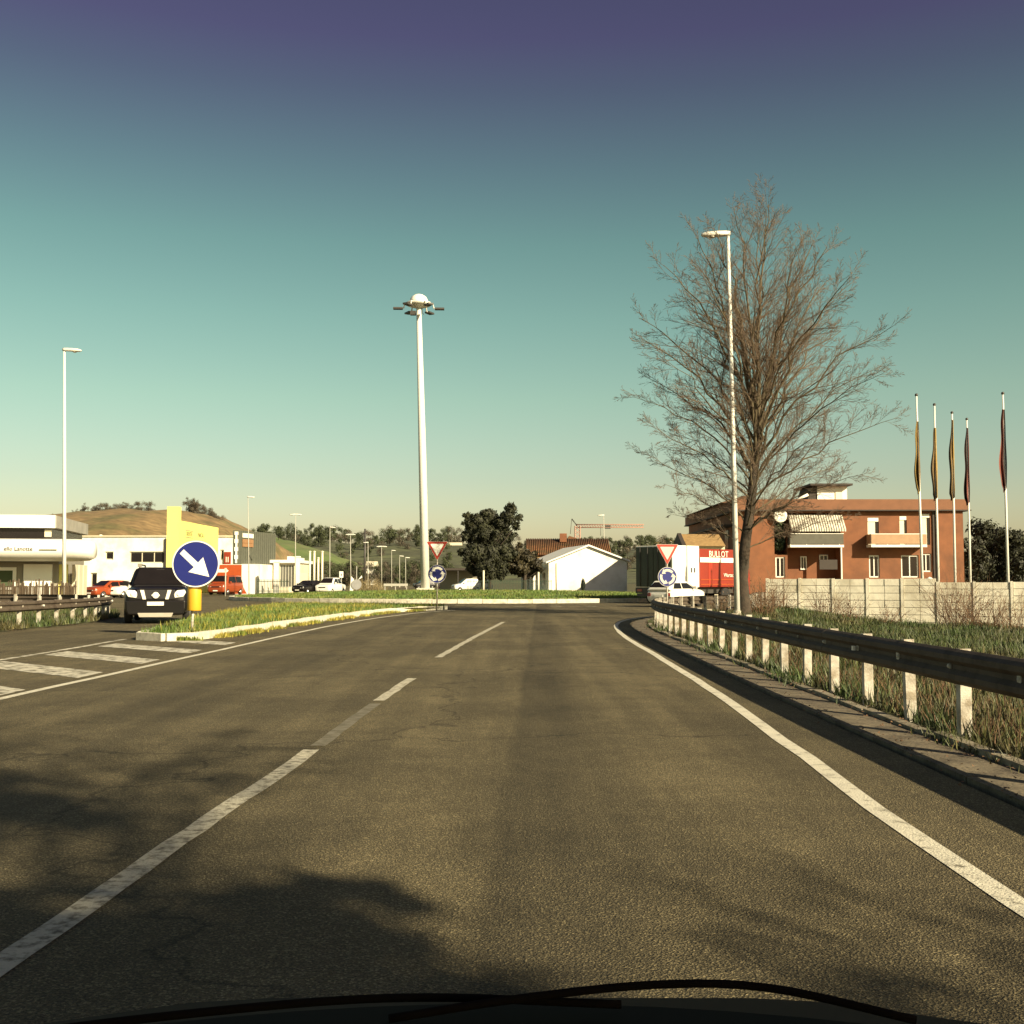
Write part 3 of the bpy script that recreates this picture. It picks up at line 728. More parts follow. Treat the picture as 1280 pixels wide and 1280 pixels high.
pine('pine_tree', 'lower brown-green pine touching the gabled house', (X1, PY + 1.5, 0), blobs, 11000, [[(0, 0, -.3), (.1, 0, 1.5), (.2, 0, 3)]], 'pine_leaf_warm', 'pines beyond the roundabout')
rs_ = random.getstate(); random.seed(11)
pine('shade_evergreen', 'unseen dense evergreen added behind the viewer to shade the near left of the road', (7.0, -8.6, 0), [((random.uniform(-2.6, 2.6), random.uniform(-2.6, 2.6), random.uniform(5.0, 12.5)), random.uniform(1.0, 1.7)) for _ in range(34)], 34000, [[(0, 0, -.3), (.1, 0, 4), (0, 0, 9)]], 'pine_leaf', 'added shade trees')  # unseen tree, added for the shadow it throws on the near road
random.setstate(rs_)
# little cypress on the central island
p = P(728, 738, 100); r_ = thing('cypress', 'tiny dark columnar cypress on the roundabout before the white house', 'shrub', (p.x, 99, island_z(p.x, 99) - .02))
MB().tube([(0, 0, -.1), (0, 0, .3)], .03, 6).build('trunk', 'bark', r_)
mb = MB(); leaf_cloud(mb, [((0, 0, .28 + k * .13), .20 * math.sin(math.pi * (.18 + .74 * k / 7)) + .02) for k in range(8)], 1500, .10, shell=.3); mb.build('crown', 'cypress_leaf', r_, recalc=False)

# ------------------------------------------------------------------ guard rails
WB = [(.0, .0), (.035, .02), (.075, .05), (.075, .095), (.03, .135), (.03, .175), (.075, .215), (.075, .26), (.035, .29), (.0, .31)]
def guard_rail(label, pts, side, post_step=1.333, top=.80, seg=3):
    root = thing('guard_rail', label, 'guard rail', (pts[0][0], pts[0][1], 0))
    inv = Vector((pts[0][0], pts[0][1], 0))
    ps = [p - inv for p in catmull([(x, y, 0) for x, y in pts], post_step)]
    nr = []
    for i in range(len(ps)):
        d = (ps[min(i + 1, len(ps) - 1)] - ps[max(i - 1, 0)]).normalized(); nr.append((d, Vector((-d.y, d.x, 0)) * side))
    for s in range(0, len(ps) - 1, seg):
        idx = list(range(s, min(s + seg, len(ps) - 1) + 1)); mb = MB(); vs = []
        if len(idx) < 2: continue
        fine = []
        for a, b in zip(idx, idx[1:]):
            for k in range(2): fine.append((a, b, k / 2))
        fine.append((idx[-1], idx[-1], 0))
        for a, b, t in fine:
            p = ps[a].lerp(ps[b], t); nn = nr[a][1].lerp(nr[b][1], t).normalized()
            for off, zz in WB + [(o - .006, z) for o, z in reversed(WB)]:
                q = p + nn * (.075 + off + (.004 if s % 2 else 0)); vs.append((q.x, q.y, top - .31 + zz))
        m = 2 * len(WB)
        mb.add(vs, [(i * m + k, i * m + (k + 1) % m, (i + 1) * m + (k + 1) % m, (i + 1) * m + k) for i in range(len(fine) - 1) for k in range(m)] + [tuple(range(m)), tuple((len(fine) - 1) * m + k for k in range(m))])
        bo = mb.build('beam', 'rail_steel', root)
        q = ps[idx[0]] + nr[idx[0]][1] * .11; MB().lathe([(.0, -.02), (.025, -.02), (.025, .03), (.012, .04), (0, .04)], (0, 0, 0), 8, 'y').build('bolt', 'steel', bo).location = (q.x, q.y, top - .155)
    pm = MB(); t_ = .008     # C-section post: web facing along the rail
    pm.span((-.05, -.04, -.3), (.05, -.04 + t_, top + .014)); pm.span((-.05, -.04 + t_, -.3), (-.05 + t_, .05, top + .014)); pm.span((.05 - t_, -.04 + t_, -.3), (.05, .05, top + .014))
    proto = pm.build('post', 'steel', root); sm = MB().box((0, 0, top - .155), (.10, .07, .16)).build('spacer', 'steel', proto); sm.location = (-.0, 0, 0)
    for i, p in enumerate(ps):
        o = proto if i == 0 else proto.copy()
        if i: COL.objects.link(o); o.parent = root
        d, nn = nr[i]; o.location = p + Vector((0, 0, random.uniform(-.015, .012))); o.rotation_euler = (random.uniform(-.02, .02), random.uniform(-.02, .02), math.atan2(d.y, d.x) - math.pi / 2 + random.uniform(-.06, .06))
        s2 = sm if i == 0 else sm.copy()
        if i: COL.objects.link(s2); s2.parent = o
        s2.location = (-.085 * side * 1.0, 0, 0); s2.scale = (.5, 1, 1)
    bo0 = MB().lathe([(0, -.012), (.017, -.012), (.017, .012), (0, .016)], (0, 0, 0), 6, 'x').build('bolt', 'steel', root)
    for i, p in enumerate(ps):
        o = bo0 if i == 0 else bo0.copy()
        if i: COL.objects.link(o); o.parent = root
        o.location = p + nr[i][1] * .115 + Vector((0, 0, top - .155)); o.rotation_euler = (0, 0, math.atan2(nr[i][1].y, nr[i][1].x))
    if True:
        for i in range(2, len(ps), 6):
            p = ps[i] + nr[i][1] * .155; MB().box((0, 0, 0), (.03, .05, .05)).build('reflector', 'sign_white', root).location = (p.x, p.y, top - .155)
    return root
guard_rail('long steel guard rail curving along the right side of the road', RAILP, 1)
guard_rail('steel guard rail at the far left bending round behind the black car', [(-14.7, 8), (-14.75, 20), (-14.8, 28), (-14.6, 34), (-14.7, 39), (-15.6, 43.5), (-17.6, 47), (-20.5, 49.5), (-25, 51)], -1, 1.333)

# ------------------------------------------------------------------ lamps
def lamp_post(label, base_px, Y, top, head_len, direction, r=.10, m='pole_paint', group='street lamps', z0=0.0, name='street_lamp', double=False):
    b = P(base_px[0], 740, Y); t = P(top[0], top[1], Y); base = Vector((b.x, Y, z0))
    root = thing(name, label, 'street lamp', base, 0, group); tp = t - base
    MB().tube([(0, 0, -.2), tp * .5, tp], [r, r * .8, r * .55], 10).build('pole', m, root)
    mb = MB(); mb.tube([(0, 0, 0), (0, 0, .35)], r * 1.25, 10); mb.box((0, 0, .02), (r * 3.4, r * 3.4, .04)); mb.build('base_collar', 'steel', root)
    for sgn in ((direction, -direction) if double else (direction,)):
        L_ = head_len; secs = []
        for u, hw, up, dn in ((0, .09, .09, -.07), (.12, .13, .11, -.08), (.45, .17, .09, -.10), (.8, .15, .05, -.12), (.95, .10, .0, -.10), (1.0, .04, -.03, -.08)):
            x = tp.x + sgn * (u * L_ - .08); k = L_ / 1.1
            secs.append([(x, tp.y + a * hw * k, tp.z + zz * k) for a, zz in ((-1, dn * .5), (-.8, dn), (.8, dn), (1, dn * .5), (.7, up * .8), (0, up), (-.7, up * .8))])
        mb = MB(); mb.smooth = True; hd = mb.loft(secs).build('lamp_head', 'lamp_housing', root)
        k = L_ / 1.1
        MB().lathe([(.0, 0), (.13 * k, 0), (.10 * k, -.05 * k), (0, -.07 * k)], (tp.x + sgn * L_ * .55, tp.y, tp.z - .115 * k), 12).build('lamp_glass', 'lamp_glass', hd)
    return root
lamp_post('tall white street lamp on the right verge in front of the bare tree', (921.5, 772), 42.6, (910, 292), 1.12, -1, .11, z0=verge_z(8.56, 42.6) - .03)
lamp_post('white street lamp at the far left behind the brown fence', (81, 750), 54, (80.5, 437), .92, 1, .10)
for lb, bx, Y, tx, ty, hl, dr, dbl in [
        ('thin far street lamp with a single arm beside the grey clad building', 311.5, 112, 310, 621, .75, 1, False),
        ('thin far street lamp with a double head right of the entrance gate', 369, 122, 369.5, 643, .75, 1, True),
        ('far lamp post just right of the white pickup', 412, 190, 412.5, 659, 1.0, 1, False),
        ('far double lamp post behind the round mirror stand', 438.5, 200, 438, 668, 1.0, 1, True),
        ('far lamp post under the dark power pole', 460, 205, 460, 678, 1.0, -1, False),
        ('far double lamp post left of the tall mast', 477, 230, 477, 683, 1.2, 1, True),
        ('small far lamp, first of the row left of the tall mast', 489.5, 250, 489.5, 688, 1.0, 1, False),
        ('small far lamp, second of the row left of the tall mast', 499.5, 240, 499.5, 695, 1.0, 1, False),
        ('small far lamp nearest the tall mast on its left', 507, 235, 507, 697, 1.0, 1, False),
        ('lamp post rising behind the white gabled house', 756, 150, 754.5, 644, .9, -1, False)]:
    lamp_post(lb, (bx, 740), Y, (tx, ty), hl, dr, .055 if Y < 130 else .085, 'pole_far', 'far street lamps', double=dbl)

# tall mast with crown of floodlights on the island
MY = 88; base = P(532, 737, MY); base.z = island_z(base.x, MY) - .02; top = P(523.5, 384, MY) - base
mast = thing('lighting_mast', 'very tall white lighting mast with domed crown on the roundabout', 'street lamp', base)
MB().tube([(0, 0, -.3), top * .5, top], [.36, .30, .20], 14).build('pole', 'pole_paint', mast)
mb = MB(); mb.box((0, 0, .1), (1.3, 1.3, .3)); mb.build('plinth', 'kerb_stone', mast)
MB().lathe([(.28, .3), (.75, .35), (.72, .55), (.6, .8), (.35, .98), (.12, 1.05), (0, 1.06)], top, 20).build('dome', 'dome_white', mast)
MB().lathe([(.2, -.1), (.9, .12), (1.02, .22), (1.0, .34), (.7, .36), (.2, .3)], top, 20).build('crown_ring', 'lamp_housing', mast)
for k in range(6):
    a = R(k * 60 + 3); d = Vector((math.cos(a), math.sin(a), 0)); c = top + d * 1.45 + Vector((0, 0, -.12))
    mb = MB(); mb.tube([top + d * .85 + Vector((0, 0, .3)), top + d * 1.12 + Vector((0, 0, .28)), top + d * 1.2 + Vector((0, 0, -.08)), c], .05, 6); ar = mb.build('arm', 'lamp_housing', mast)
    MB().box(c + d * .2, (.75, .45, .13), a, 0, 0).build('floodlight', 'dark_metal', mast)
MB().box(top + Vector((-.42, -.3, -.55)), (.45, .35, .32)).build('junction_box', 'dark_metal', mast)
MB().tube([top + Vector((.25, -.1, .1)), top + Vector((.3, -.15, -.5)), top + Vector((.42, -.15, -.62))], .03, 5).build('cable', 'dark_metal', mast)

for px, h_, lb in ((447, 1.9, 'left'), (456, 2.3, 'middle'), (466, 2.0, 'right'), (476, 1.6, 'far right')):
    twig_shrub('straw_bush', 'straw coloured dry bush below the far lamps, %s one' % lb, ((px - 640) * 150 / FPX, 150, -.05), h_, 2.4, 60, 'straw', 'straw bushes below the far lamps')
# power pole, white poles
pp = P(456, 700, 260); r_ = thing('power_pole', 'dark power pole with cross arms on the far hillside', 'pole', (pp.x, 260, 0))
hgt = P(456, 661, 260).z; mb = MB(); mb.tube([(0, 0, 0), (0, 0, hgt)], [.28, .2], 8).build('pole', 'dark_metal', r_)
for zz in (1.0, 2.6): MB().box((0, 0, hgt - zz), (2.2 if zz == 1 else 1.6, .12, .14)).build('cross_arm', 'dark_metal', r_)
for px, ty, lb in ((387, 690, 'leftmost'), (392.5, 690, 'second'), (397.5, 698, 'third'), (402.5, 690, 'rightmost')):
    b = P(px, 735, 126); t = P(px, ty, 126)
    r_ = thing('white_pole', lb + ' of the four cream poles behind the white pickup', 'pole', (b.x, 126, 0), 0, 'cream poles by the entrance')
    MB().tube([(0, 0, -.2), (0, 0, t.z)], [.13, .11], 8).build('shaft', 'shutter', r_); MB().lathe([(0, 0), (.16, 0), (.16, .08), (0, .14)], (0, 0, t.z), 8).build('cap', 'shutter', r_)

# ------------------------------------------------------------------ road signs
def disc(r, d, n=40): return [(r * math.cos(2 * math.pi * k / n), r * math.sin(2 * math.pi * k / n)) for k in range(n)]
def give_way(label, px, Y, tri_w, tri_top, circ_c, circ_r, z0, yaw, grey):
    x = (px - 640) * Y / FPX; s = Y / FPX; root = thing('give_way_sign', label, 'road sign', (x, Y, z0), yaw)
    zt = CH + (HOR - tri_top) * s; W = tri_w * s; H = W * .89
    MB().tube([(0, .06, -.3), (0, .06, zt - z0 - .06)], .032, 8).build('post', 'steel', root)
    t = zt - z0
    def tri(k, y0, y1, nm, m, parent):
        c = t - H / 3; pts = []
        for cx_, cz in ((-W / 2, t), (W / 2, t), (0, t - H)):
            vx, vz = cx_ * k, c + (cz - c) * k
            for da in (-1, 0, 1): # rounded corners
                ang = {(-1): 0}.get(0, 0)
            pts.append((vx, vz))
        # cut the corners slightly
        cut = []
        for i in range(3):
            a, b, d = Vector(pts[i - 1]), Vector(pts[i]), Vector(pts[(i + 1) % 3])
            cut += [tuple(b + (a - b) * .055), tuple(b + ((a - b) + (d - b)) * .014), tuple(b + (d - b) * .055)]
        return MB().prism(cut, 'y', y0, y1).build(nm, m, parent)
    pl = tri(1.0, 0, .02, 'triangle_plate', 'sign_grey_white', root)
    rd = tri(.965, -.004, 0, 'red_border', 'sign_red', pl); tri(.64, -.008, -.004, 'white_field', grey, pl)
    cz = CH + (HOR - circ_c) * s - z0; r = circ_r * s
    pl = MB().prism([(a, cz + b) for a, b in disc(r, 0)], 'y', 0, .02).build('round_plate', 'sign_grey_white', root)
    MB().prism([(a, cz + b) for a, b in disc(r * .95, 0)], 'y', -.004, 0).build('blue_field', 'sign_blue', pl)
    for k in range(3):
        a0 = R(k * 120 + 40); arc = []; N = 10; span = R(78)
        out = [(r * .80 * math.cos(a0 + span * i / N), r * .80 * math.sin(a0 + span * i / N)) for i in range(N + 1)]
        inn = [(r * .54 * math.cos(a0 + span * i / N), r * .54 * math.sin(a0 + span * i / N)) for i in range(N + 1)]
        ae = a0 + span
        head = [(r * .93 * math.cos(ae), r * .93 * math.sin(ae)), (r * .66 * math.cos(ae + .62), r * .66 * math.sin(ae + .62)), (r * .36 * math.cos(ae), r * .36 * math.sin(ae))]
        MB().prism([(p[0], cz + p[1]) for p in out + head + inn[::-1]], 'y', -.008, -.004).build('arrow', grey, pl)
    for zz in (t - H * .3, cz): MB().box((0, .045, zz), (.12, .05, .05)).build('clamp', 'steel', root)
    return root
give_way('give way and roundabout signs at the tip of the splitter island', 546.5, 53.6, 27, 677, 717.5, 11.5, .15, 0, 'sign_white')
give_way('give way and roundabout signs behind the right guard rail', 834, 40.3, 29, 680.5, 721, 12.2, .1, .12, 'sign_grey_white')

KY = 28.5; s = KY / FPX; kx = (243 - 640) * s
kr = thing('keep_right_sign', 'blue keep right arrow sign on a yellow cylinder at the island nose', 'road sign', (kx, KY, .14), .05)
MB().tube([(-.06, .1, -.2), (-.02, .1, .75)], .035, 8).build('post', 'steel', kr)
MB().lathe([(0, .50), (.165, .50), (.175, .52), (.175, 1.55), (.16, 1.57), (0, 1.57)], (0, .1, 0), 20).build('yellow_cylinder', 'bollard_yellow', kr)
cz = CH + (HOR - 705) * s - .14; cx0 = 3.5 * s; rr = 29 * s
pl = MB().prism([(cx0 + a, cz + b) for a, b in disc(rr, 0, 56)], 'y', -.13, -.10).build('round_plate', 'sign_white', kr)
MB().prism([(cx0 + a, cz + b) for a, b in disc(rr * .945, 0, 56)], 'y', -.134, -.13).build('blue_field', 'sign_blue', pl)
arrow = [(265, 553), (440, 715), (500, 650), (578, 888), (325, 828), (392, 770), (218, 605)]
MB().prism([(cx0 + (a - 412) / 285 * rr, cz - (b - 730) / 285 * rr) for a, b in arrow], 'y', -.138, -.134).build('arrow', 'sign_white', pl)
for zz in (cz - .2, cz + .05): MB().box((0, -.085, zz), (.22, .03, .05)).build('clamp', 'steel', kr)

# ------------------------------------------------------------------ vehicles
def wheel(parent, x, y, r, wd=.22):
    t = MB().lathe([(r * .55, -wd / 2), (r * .92, -wd / 2), (r, -wd * .35), (r, wd * .35), (r * .92, wd / 2), (r * .55, wd / 2)], (0, 0, 0), 22, 'x').build('wheel', 'rubber', parent)
    t.location = (x, y, r)
    s = 1 if x > 0 else -1
    rim = MB(); rim.lathe([(0, 0), (r * .6, 0), (r * .6, .03 * s), (0, .05 * s)], (s * (wd / 2 - .02), 0, 0), 16, 'x'); rim.build('rim', 'chrome', t)
    return t
def build_car(name, label, loc, rz, paint, L=4.0, W=1.7, H=1.46, hood=.92, belt=.92, clear=.22, wr=.30, ws0=.95, ws1=1.75, rear=3.7, rear_top=3.25, group=None, suv=False, bed=None):
    """nose at local -Y (y = 0), tail at y = L"""
    root = thing(name, label, 'car', loc, rz, group); w_ = W / 2
    def sec(y, hw, zb, zs, crown):
        return [(-hw * .55, y, zb), (-hw * .93, y, zb + .02), (-hw, y, zb + .16), (-hw, y, zs - .20), (-hw * .96, y, zs - .05), (-hw * .82, y, zs + crown * .5), (-hw * .4, y, zs + crown), (hw * .4, y, zs + crown), (hw * .82, y, zs + crown * .5), (hw * .96, y, zs - .05), (hw, y, zs - .20), (hw, y, zb + .16), (hw * .93, y, zb + .02), (hw * .55, y, zb)]
    secs = [sec(.0, w_ * .80, clear + .10, hood - .22, .03), sec(.05, w_ * .90, clear + .04, hood - .12, .04), sec(.18, w_ * .97, clear, hood - .05, .04), sec(.5, w_, clear, hood, .05), sec(ws0, w_, clear, belt + .02, .05), sec(L * .5, w_, clear, belt, .02), sec(rear - .1, w_, clear, belt + .01, .02), sec(L - .18, w_ * .97, clear + .03, belt - .02, .02), sec(L - .03, w_ * .92, clear + .08, belt - .10, .0), sec(L, w_ * .86, clear + .14, belt - .2, 0)]
    mb = MB(); mb.smooth = True; body = mb.loft(secs).build('body', paint, root)
    q = body.modifiers.new('subd', 'SUBSURF'); q.levels = 1; q.render_levels = 1
    # cabin
    tw = w_ * (.80 if suv else .74); bw = w_ * .95
    def cs(y, hw, z0, hw2, z1): return [(-hw, y, z0), (-hw2, y, z1 - .06), (-hw2 * .86, y, z1), (hw2 * .86, y, z1), (hw2, y, z1 - .06), (hw, y, z0)]
    cabs = [cs(ws0, bw * .92, belt - .03, bw * .90, belt + .07), cs(ws1, bw, belt - .03, tw, H - .03), cs((ws1 + rear_top) / 2, bw, belt - .03, tw, H), cs(rear_top, bw, belt - .03, tw * .98, H - .03), cs(rear, bw * .96, belt - .03, bw * .88, belt + .08)]
    mb = MB(); mb.loft(cabs).build('cabin', paint, root, bevel=.03)
    def quad(nm, pts, m='glass_dark', off=(0, 0, 0), par=root):
        a = [Vector(p) for p in pts]; nrm = (a[1] - a[0]).cross(a[2] - a[0]).normalized(); b = [p + nrm * .012 for p in a]
        mb = MB(); mb.add(a + b, [(0, 1, 2, 3), (7, 6, 5, 4), (0, 4, 5, 1), (1, 5, 6, 2), (2, 6, 7, 3), (3, 7, 4, 0)]); return mb.build(nm, m, par)
    e = .012
    quad('windscreen', [(-bw * .84, ws0 + .06 - e, belt + .10), (bw * .84, ws0 + .06 - e, belt + .10), (tw * .82, ws1 - .06 - e, H - .06), (-tw * .82, ws1 - .06 - e, H - .06)])
    quad('rear_window', [(bw * .78, rear - .06 + e, belt + .14), (-bw * .78, rear - .06 + e, belt + .14), (-tw * .8, rear_top + .05 + e, H - .10), (tw * .8, rear_top + .05 + e, H - .10)])
    mid = (ws1 + rear_top) / 2
    for sgn in (-1, 1):
        def sp(y, t): # a point on the cabin side, t from belt to roof
            k = (belt + .06) + (H - .14 - belt - .06) * t; f = (k - belt + .03) / (H - .09 - belt + .03); return (sgn * (bw + (tw - bw) * f + .012), y, k)
        fr = [sp(ws0 + .28, 0), sp(mid - .05, 0), sp(mid - .05, 1), sp(ws1 + .08, 1)]; bk = [sp(mid + .05, 0), sp(rear - .3, 0), sp(rear_top - .12, 1), sp(mid + .05, 1)]
        for qd in (fr, bk): quad('side_window', qd if sgn > 0 else qd[::-1])
        mr = MB(); mr.box((sgn * (bw + .13), ws0 + .42, belt + .12), (.20, .10, .16)); mr.build('mirror', paint if not suv else 'car_black', root, bevel=.02)
        wheel(root, sgn * (w_ - .11), .78 if not suv else .88, wr); wheel(root, sgn * (w_ - .11), L - .75, wr)
        if not suv:
            quad('headlight', [(sgn * w_ * .48, -.002 + .01, hood - .30), (sgn * w_ * .86, .045, hood - .30), (sgn * w_ * .88, .10, hood - .13), (sgn * w_ * .50, .045, hood - .16)][:: sgn], 'headlamp')
        quad('tail_light', [(sgn * w_ * .88, L - .015, belt - .34), (sgn * w_ * .62, L + .0, belt - .34), (sgn * w_ * .62, L - .0, belt - .16), (sgn * w_ * .88, L - .04, belt - .16)][:: sgn], 'car_red')
    if not suv:
        MB().box((0, -.012, hood - .30), (W * .42, .03, .10)).build('grille', 'car_black_matt', root); MB().box((0, -.02, clear + .20), (.5, .02, .11)).build('number_plate', 'sign_white', root)
        MB().box((0, L + .01, clear + .38), (.5, .02, .11)).build('number_plate', 'sign_white', root)
    else:
        # upright nose of the off-roader
        g = MB(); g.prism([(-.62, .80), (.62, .80), (.60, 1.11), (-.60, 1.11)], 'y', -.03, .12); g.build('grille', 'car_black_matt', root, bevel=.02)
        for sgn in (-1, 1):
            b = MB(); b.prism([(sgn * .30, .80), (sgn * .40, .80), (sgn * .49, 1.10), (sgn * .37, 1.10)], 'y', -.055, -.03); b.build('grille_bar', 'trim_bright', root)
            h = MB(); h.prism([(sgn * .58, .84), (sgn * .86, .88), (sgn * .94, 1.02), (sgn * .90, 1.11), (sgn * .66, 1.09), (sgn * .54, .96)], 'y', -.03, .2); hl = h.build('headlight', 'headlamp', root, bevel=.02)
            MB().lathe([(0, -.01), (.07, -.01), (.075, .02), (0, .03)], (sgn * .72, -.035, .965), 14, 'y').build('lamp_bowl', 'headlamp', hl)
            MB().lathe([(0, -.01), (.055, -.01), (.06, .03), (0, .03)], (sgn * .72, -.02, .56), 14, 'y').build('fog_light', 'headlamp', root)
            MB().tube([(sgn * tw * .86, ws1 + .15, H - .01), (sgn * tw * .86, ws1 + .25, H + .07), (sgn * tw * .86, rear_top - .3, H + .07), (sgn * tw * .86, rear_top - .2, H - .02)], .028, 6).build('roof_rail', 'car_black', root)
            MB().box((sgn * tw * .86, ws1 + .2, H + .05), (.12, .22, .12)).build('rail_foot', 'chrome', root)
        bb = MB(); bb.prism([(-.86, .30), (.86, .30), (.93, .5), (.93, .76), (-.93, .76), (-.93, .5)], 'y', -.07, .25); bb.build('bumper', 'car_black', root, bevel=.04)
        sk = MB(); sk.prism([(-.50, .22), (.50, .22), (.56, .36), (-.56, .36)], 'y', -.085, .1); sk.build('skid_plate', 'skid_plate', root, bevel=.015)
        MB().box((0, -.09, .66), (.52, .02, .12)).build('number_plate', 'sign_white', root)
        em = MB(); em.lathe([(.085, -.01), (.105, -.012), (.105, .01), (.085, .01)], (0, -.065, .93), 20, 'y'); eo = em.build('emblem', 'trim_bright', root); MB().box((0, -.07, .93), (.25, .015, .05)).build('emblem_bar', 'trim_bright', eo)
        MB().box((0, .05, 1.135), (1.0, .1, .03)).build('bonnet_trim', 'car_black', root)
        MB().box((.0, ws1 - .12, H - .13), (.26, .04, .08), 0, R(-20)).build('mirror_inside', 'car_black_matt', root)
    return root
sx_ = (196 - 640) * 36.6 / FPX
build_car('off_roader', 'black off-road car driving towards the viewer beside the keep right sign', (sx_, 36.6, 0), R(13), 'car_black', L=4.75, W=2.06, H=1.88, hood=1.16, belt=1.19, clear=.26, wr=.40, ws0=1.15, ws1=1.85, rear=4.6, rear_top=4.3, suv=True)
for px, Y, rz, paint, lb in ((112, 91, R(-28), 'car_orange', 'orange red parked hatchback before the long white building'), (138, 92, R(-12), 'car_white', 'white parked hatchback between the orange car and the black off-roader'), (152, 98, R(12), 'car_white', 'white parked car partly hidden by the black off-roader')):
    build_car('parked_car', lb, ((px - 640) * Y / FPX, Y, -.015), rz, paint, group='cars parked by the white building')
build_car('white_hatchback', 'white hatchback entering the roundabout before the lorry', (10.1, 62.4, 0), R(141), 'car_white', L=3.7, W=1.6, H=1.42, group='cars in the roundabout')
build_car('dark_car', 'dark parked car in front of the cream wall by the gate', ((372 - 640) * 119 / FPX, 119, 0), R(-25), 'car_black', group='cars beyond the roundabout')
build_car('white_pickup', 'white pickup with dark windscreen facing the roundabout', ((405 - 640) * 121 / FPX, 120, 0), R(-14), 'car_white', H=1.75, belt=1.05, hood=1.0, L=4.6, W=1.8, group='cars beyond the roundabout')
build_car('orange_van', 'orange van parked before the orange and white hoarding', ((270 - 640) * 112 / FPX, 112, 0), R(-14), 'car_orange', L=4.2, W=2.0, H=1.95, hood=1.1, belt=1.15, ws0=.7, ws1=1.3, rear=4.1, rear_top=3.95, group='cars beyond the roundabout')
for px, Y, paint, lb in ((566, 150, 'car_white', 'white van under the dark canopy left of the pine'), (579, 152, 'car_white', 'white car beside the van left of the pine'), (517, 200, 'car_black', 'dark car far behind the tall mast'), (548, 170, 'car_red', 'dark red car seen behind the left give way post')):
    build_car('distant_car', lb, ((px - 640) * Y / FPX, Y, 0), R(-70), paint, H=1.7, belt=1.0, group='cars far beyond the roundabout')

# lorry in the roundabout, heading away to the right
lx = (842 - 640) * 67 / FPX
lo = thing('lorry', 'lorry with dark rear, white box and red lettered side in the roundabout', 'lorry', (lx, 67.5, 0), R(-47))
# local: +Y forward, rear at y = 0, right side at x = 0, left side at x = -2.6
W_, H_ = 2.9, 3.55
mb = MB(); mb.span((-W_, 0, 1.0), (0, 2.6, H_)); mb.build('white_box', 'panel_white', lo, bevel=.03)
mb = MB(); mb.span((-W_ + .04, 2.66, 1.0), (-.03, 6.5, H_ - .16)); rs = mb.build('red_box', 'panel_red', lo, bevel=.05)
for sgn in (0, 1):
    x0 = -W_ + .06 + sgn * (W_ / 2 - .05)
    d = MB(); d.span((x0, -.05, 1.05), (x0 + W_ / 2 - .09, -.002, H_ - .08)); dd = d.build('rear_door', 'tarp_green', lo)
    for k in (0.35, .95): MB().tube([(x0 + k, -.08, 1.05), (x0 + k, -.08, H_ - .1)], .022, 6).build('lock_bar', 'dark_metal', dd)
mb = MB(); mb.span((-W_ + .1, -.02, .45), (-.1, .12, .62)); mb.build('rear_bumper', 'dark_metal', lo)
mb = MB(); mb.span((-W_ + .35, .15, .62), (-.35, 7.9, .98)); mb.build('chassis', 'dark_metal', lo)
mb = MB(); mb.span((-W_ + .02, -.06, .64), (-.02, -.004, .98)); mb.build('tail_board', 'dark_metal', lo)
for x in (-W_ + .35, -.35): MB().box((x, -.075, .82), (.36, .03, .14)).build('tail_light', 'car_red', lo)
for y in (1.3, 2.4, 5.4, 7.1):
    for x in (-W_ + .2, -.2): wheel(lo, x, y, .48, .3)
mb = MB(); mb.span((.0, 2.68, 2.55), (.012, 6.45, 2.85)); st = mb.build('white_stripe', 'panel_white', rs)
SIDE = (R(90), 0, R(90))
text('BULLOT', .55, 'text_white', lo, (.0, 4.6, 3.06), SIDE); text('Wartsch', .34, 'text_white', lo, (.0, 5.7, 1.75), SIDE)
for z in (1.45, 1.15): MB().span((.0, 2.75, z), (.006, 6.4, z + .05)).build('side_line', 'panel_orange', rs)
for y in (1.75, 2.05): MB().span((.0, y, 1.9), (.02, y + .13, 2.2)).build('side_vent', 'text_dark', lo)
mb = MB(); mb.loft([[(-W_ + .1, y, a), (-.1, y, a), (-.1, y, b), (-W_ + .1, y, b)] for y, a, b in ((6.56, .7, 3.0), (7.8, .5, 2.8), (8.1, .5, 1.7))])
cb = mb.build('cab', 'panel_red', lo, bevel=.06); MB().span((-.1, 7.0, 1.75), (-.085, 7.7, 2.45)).build('cab_window', 'glass_dark', cb)
MB().span((-.03, 3.55, 1.05), (-.015, 3.95, H_ - .25)).build('shadow_strip', 'car_red', rs)  # upright red strip set in place of a shadow across the lorry side

# ------------------------------------------------------------------ buildings
def facade(mb, x0, x1, z0, z1, openings, y=0.0, depth=.22):
    """front wall in the plane y facing -Y with true openings and their reveals"""
    xs = sorted({x0, x1, *[v for o in openings for v in (o[0], o[1])]}); zs = sorted({z0, z1, *[v for o in openings for v in (o[2], o[3])]})
    for a, b in zip(xs, xs[1:]):
        for c, d in zip(zs, zs[1:]):
            if any(o[0] <= a and b <= o[1] and o[2] <= c and d <= o[3] for o in openings): continue
            mb.add([(a, y, c), (b, y, c), (b, y, d), (a, y, d)], [(0, 1, 2, 3)])
    for a, b, c, d in [o[:4] for o in openings]:
        for q in ([(a, c), (a, d)], [(b, d), (b, c)], [(a, d), (b, d)], [(b, c), (a, c)]):
            (p0, q0), (p1, q1) = q; mb.add([(p0, y, q0), (p1, y, q1), (p1, y + depth, q1), (p0, y + depth, q0)], [(0, 1, 2, 3)])
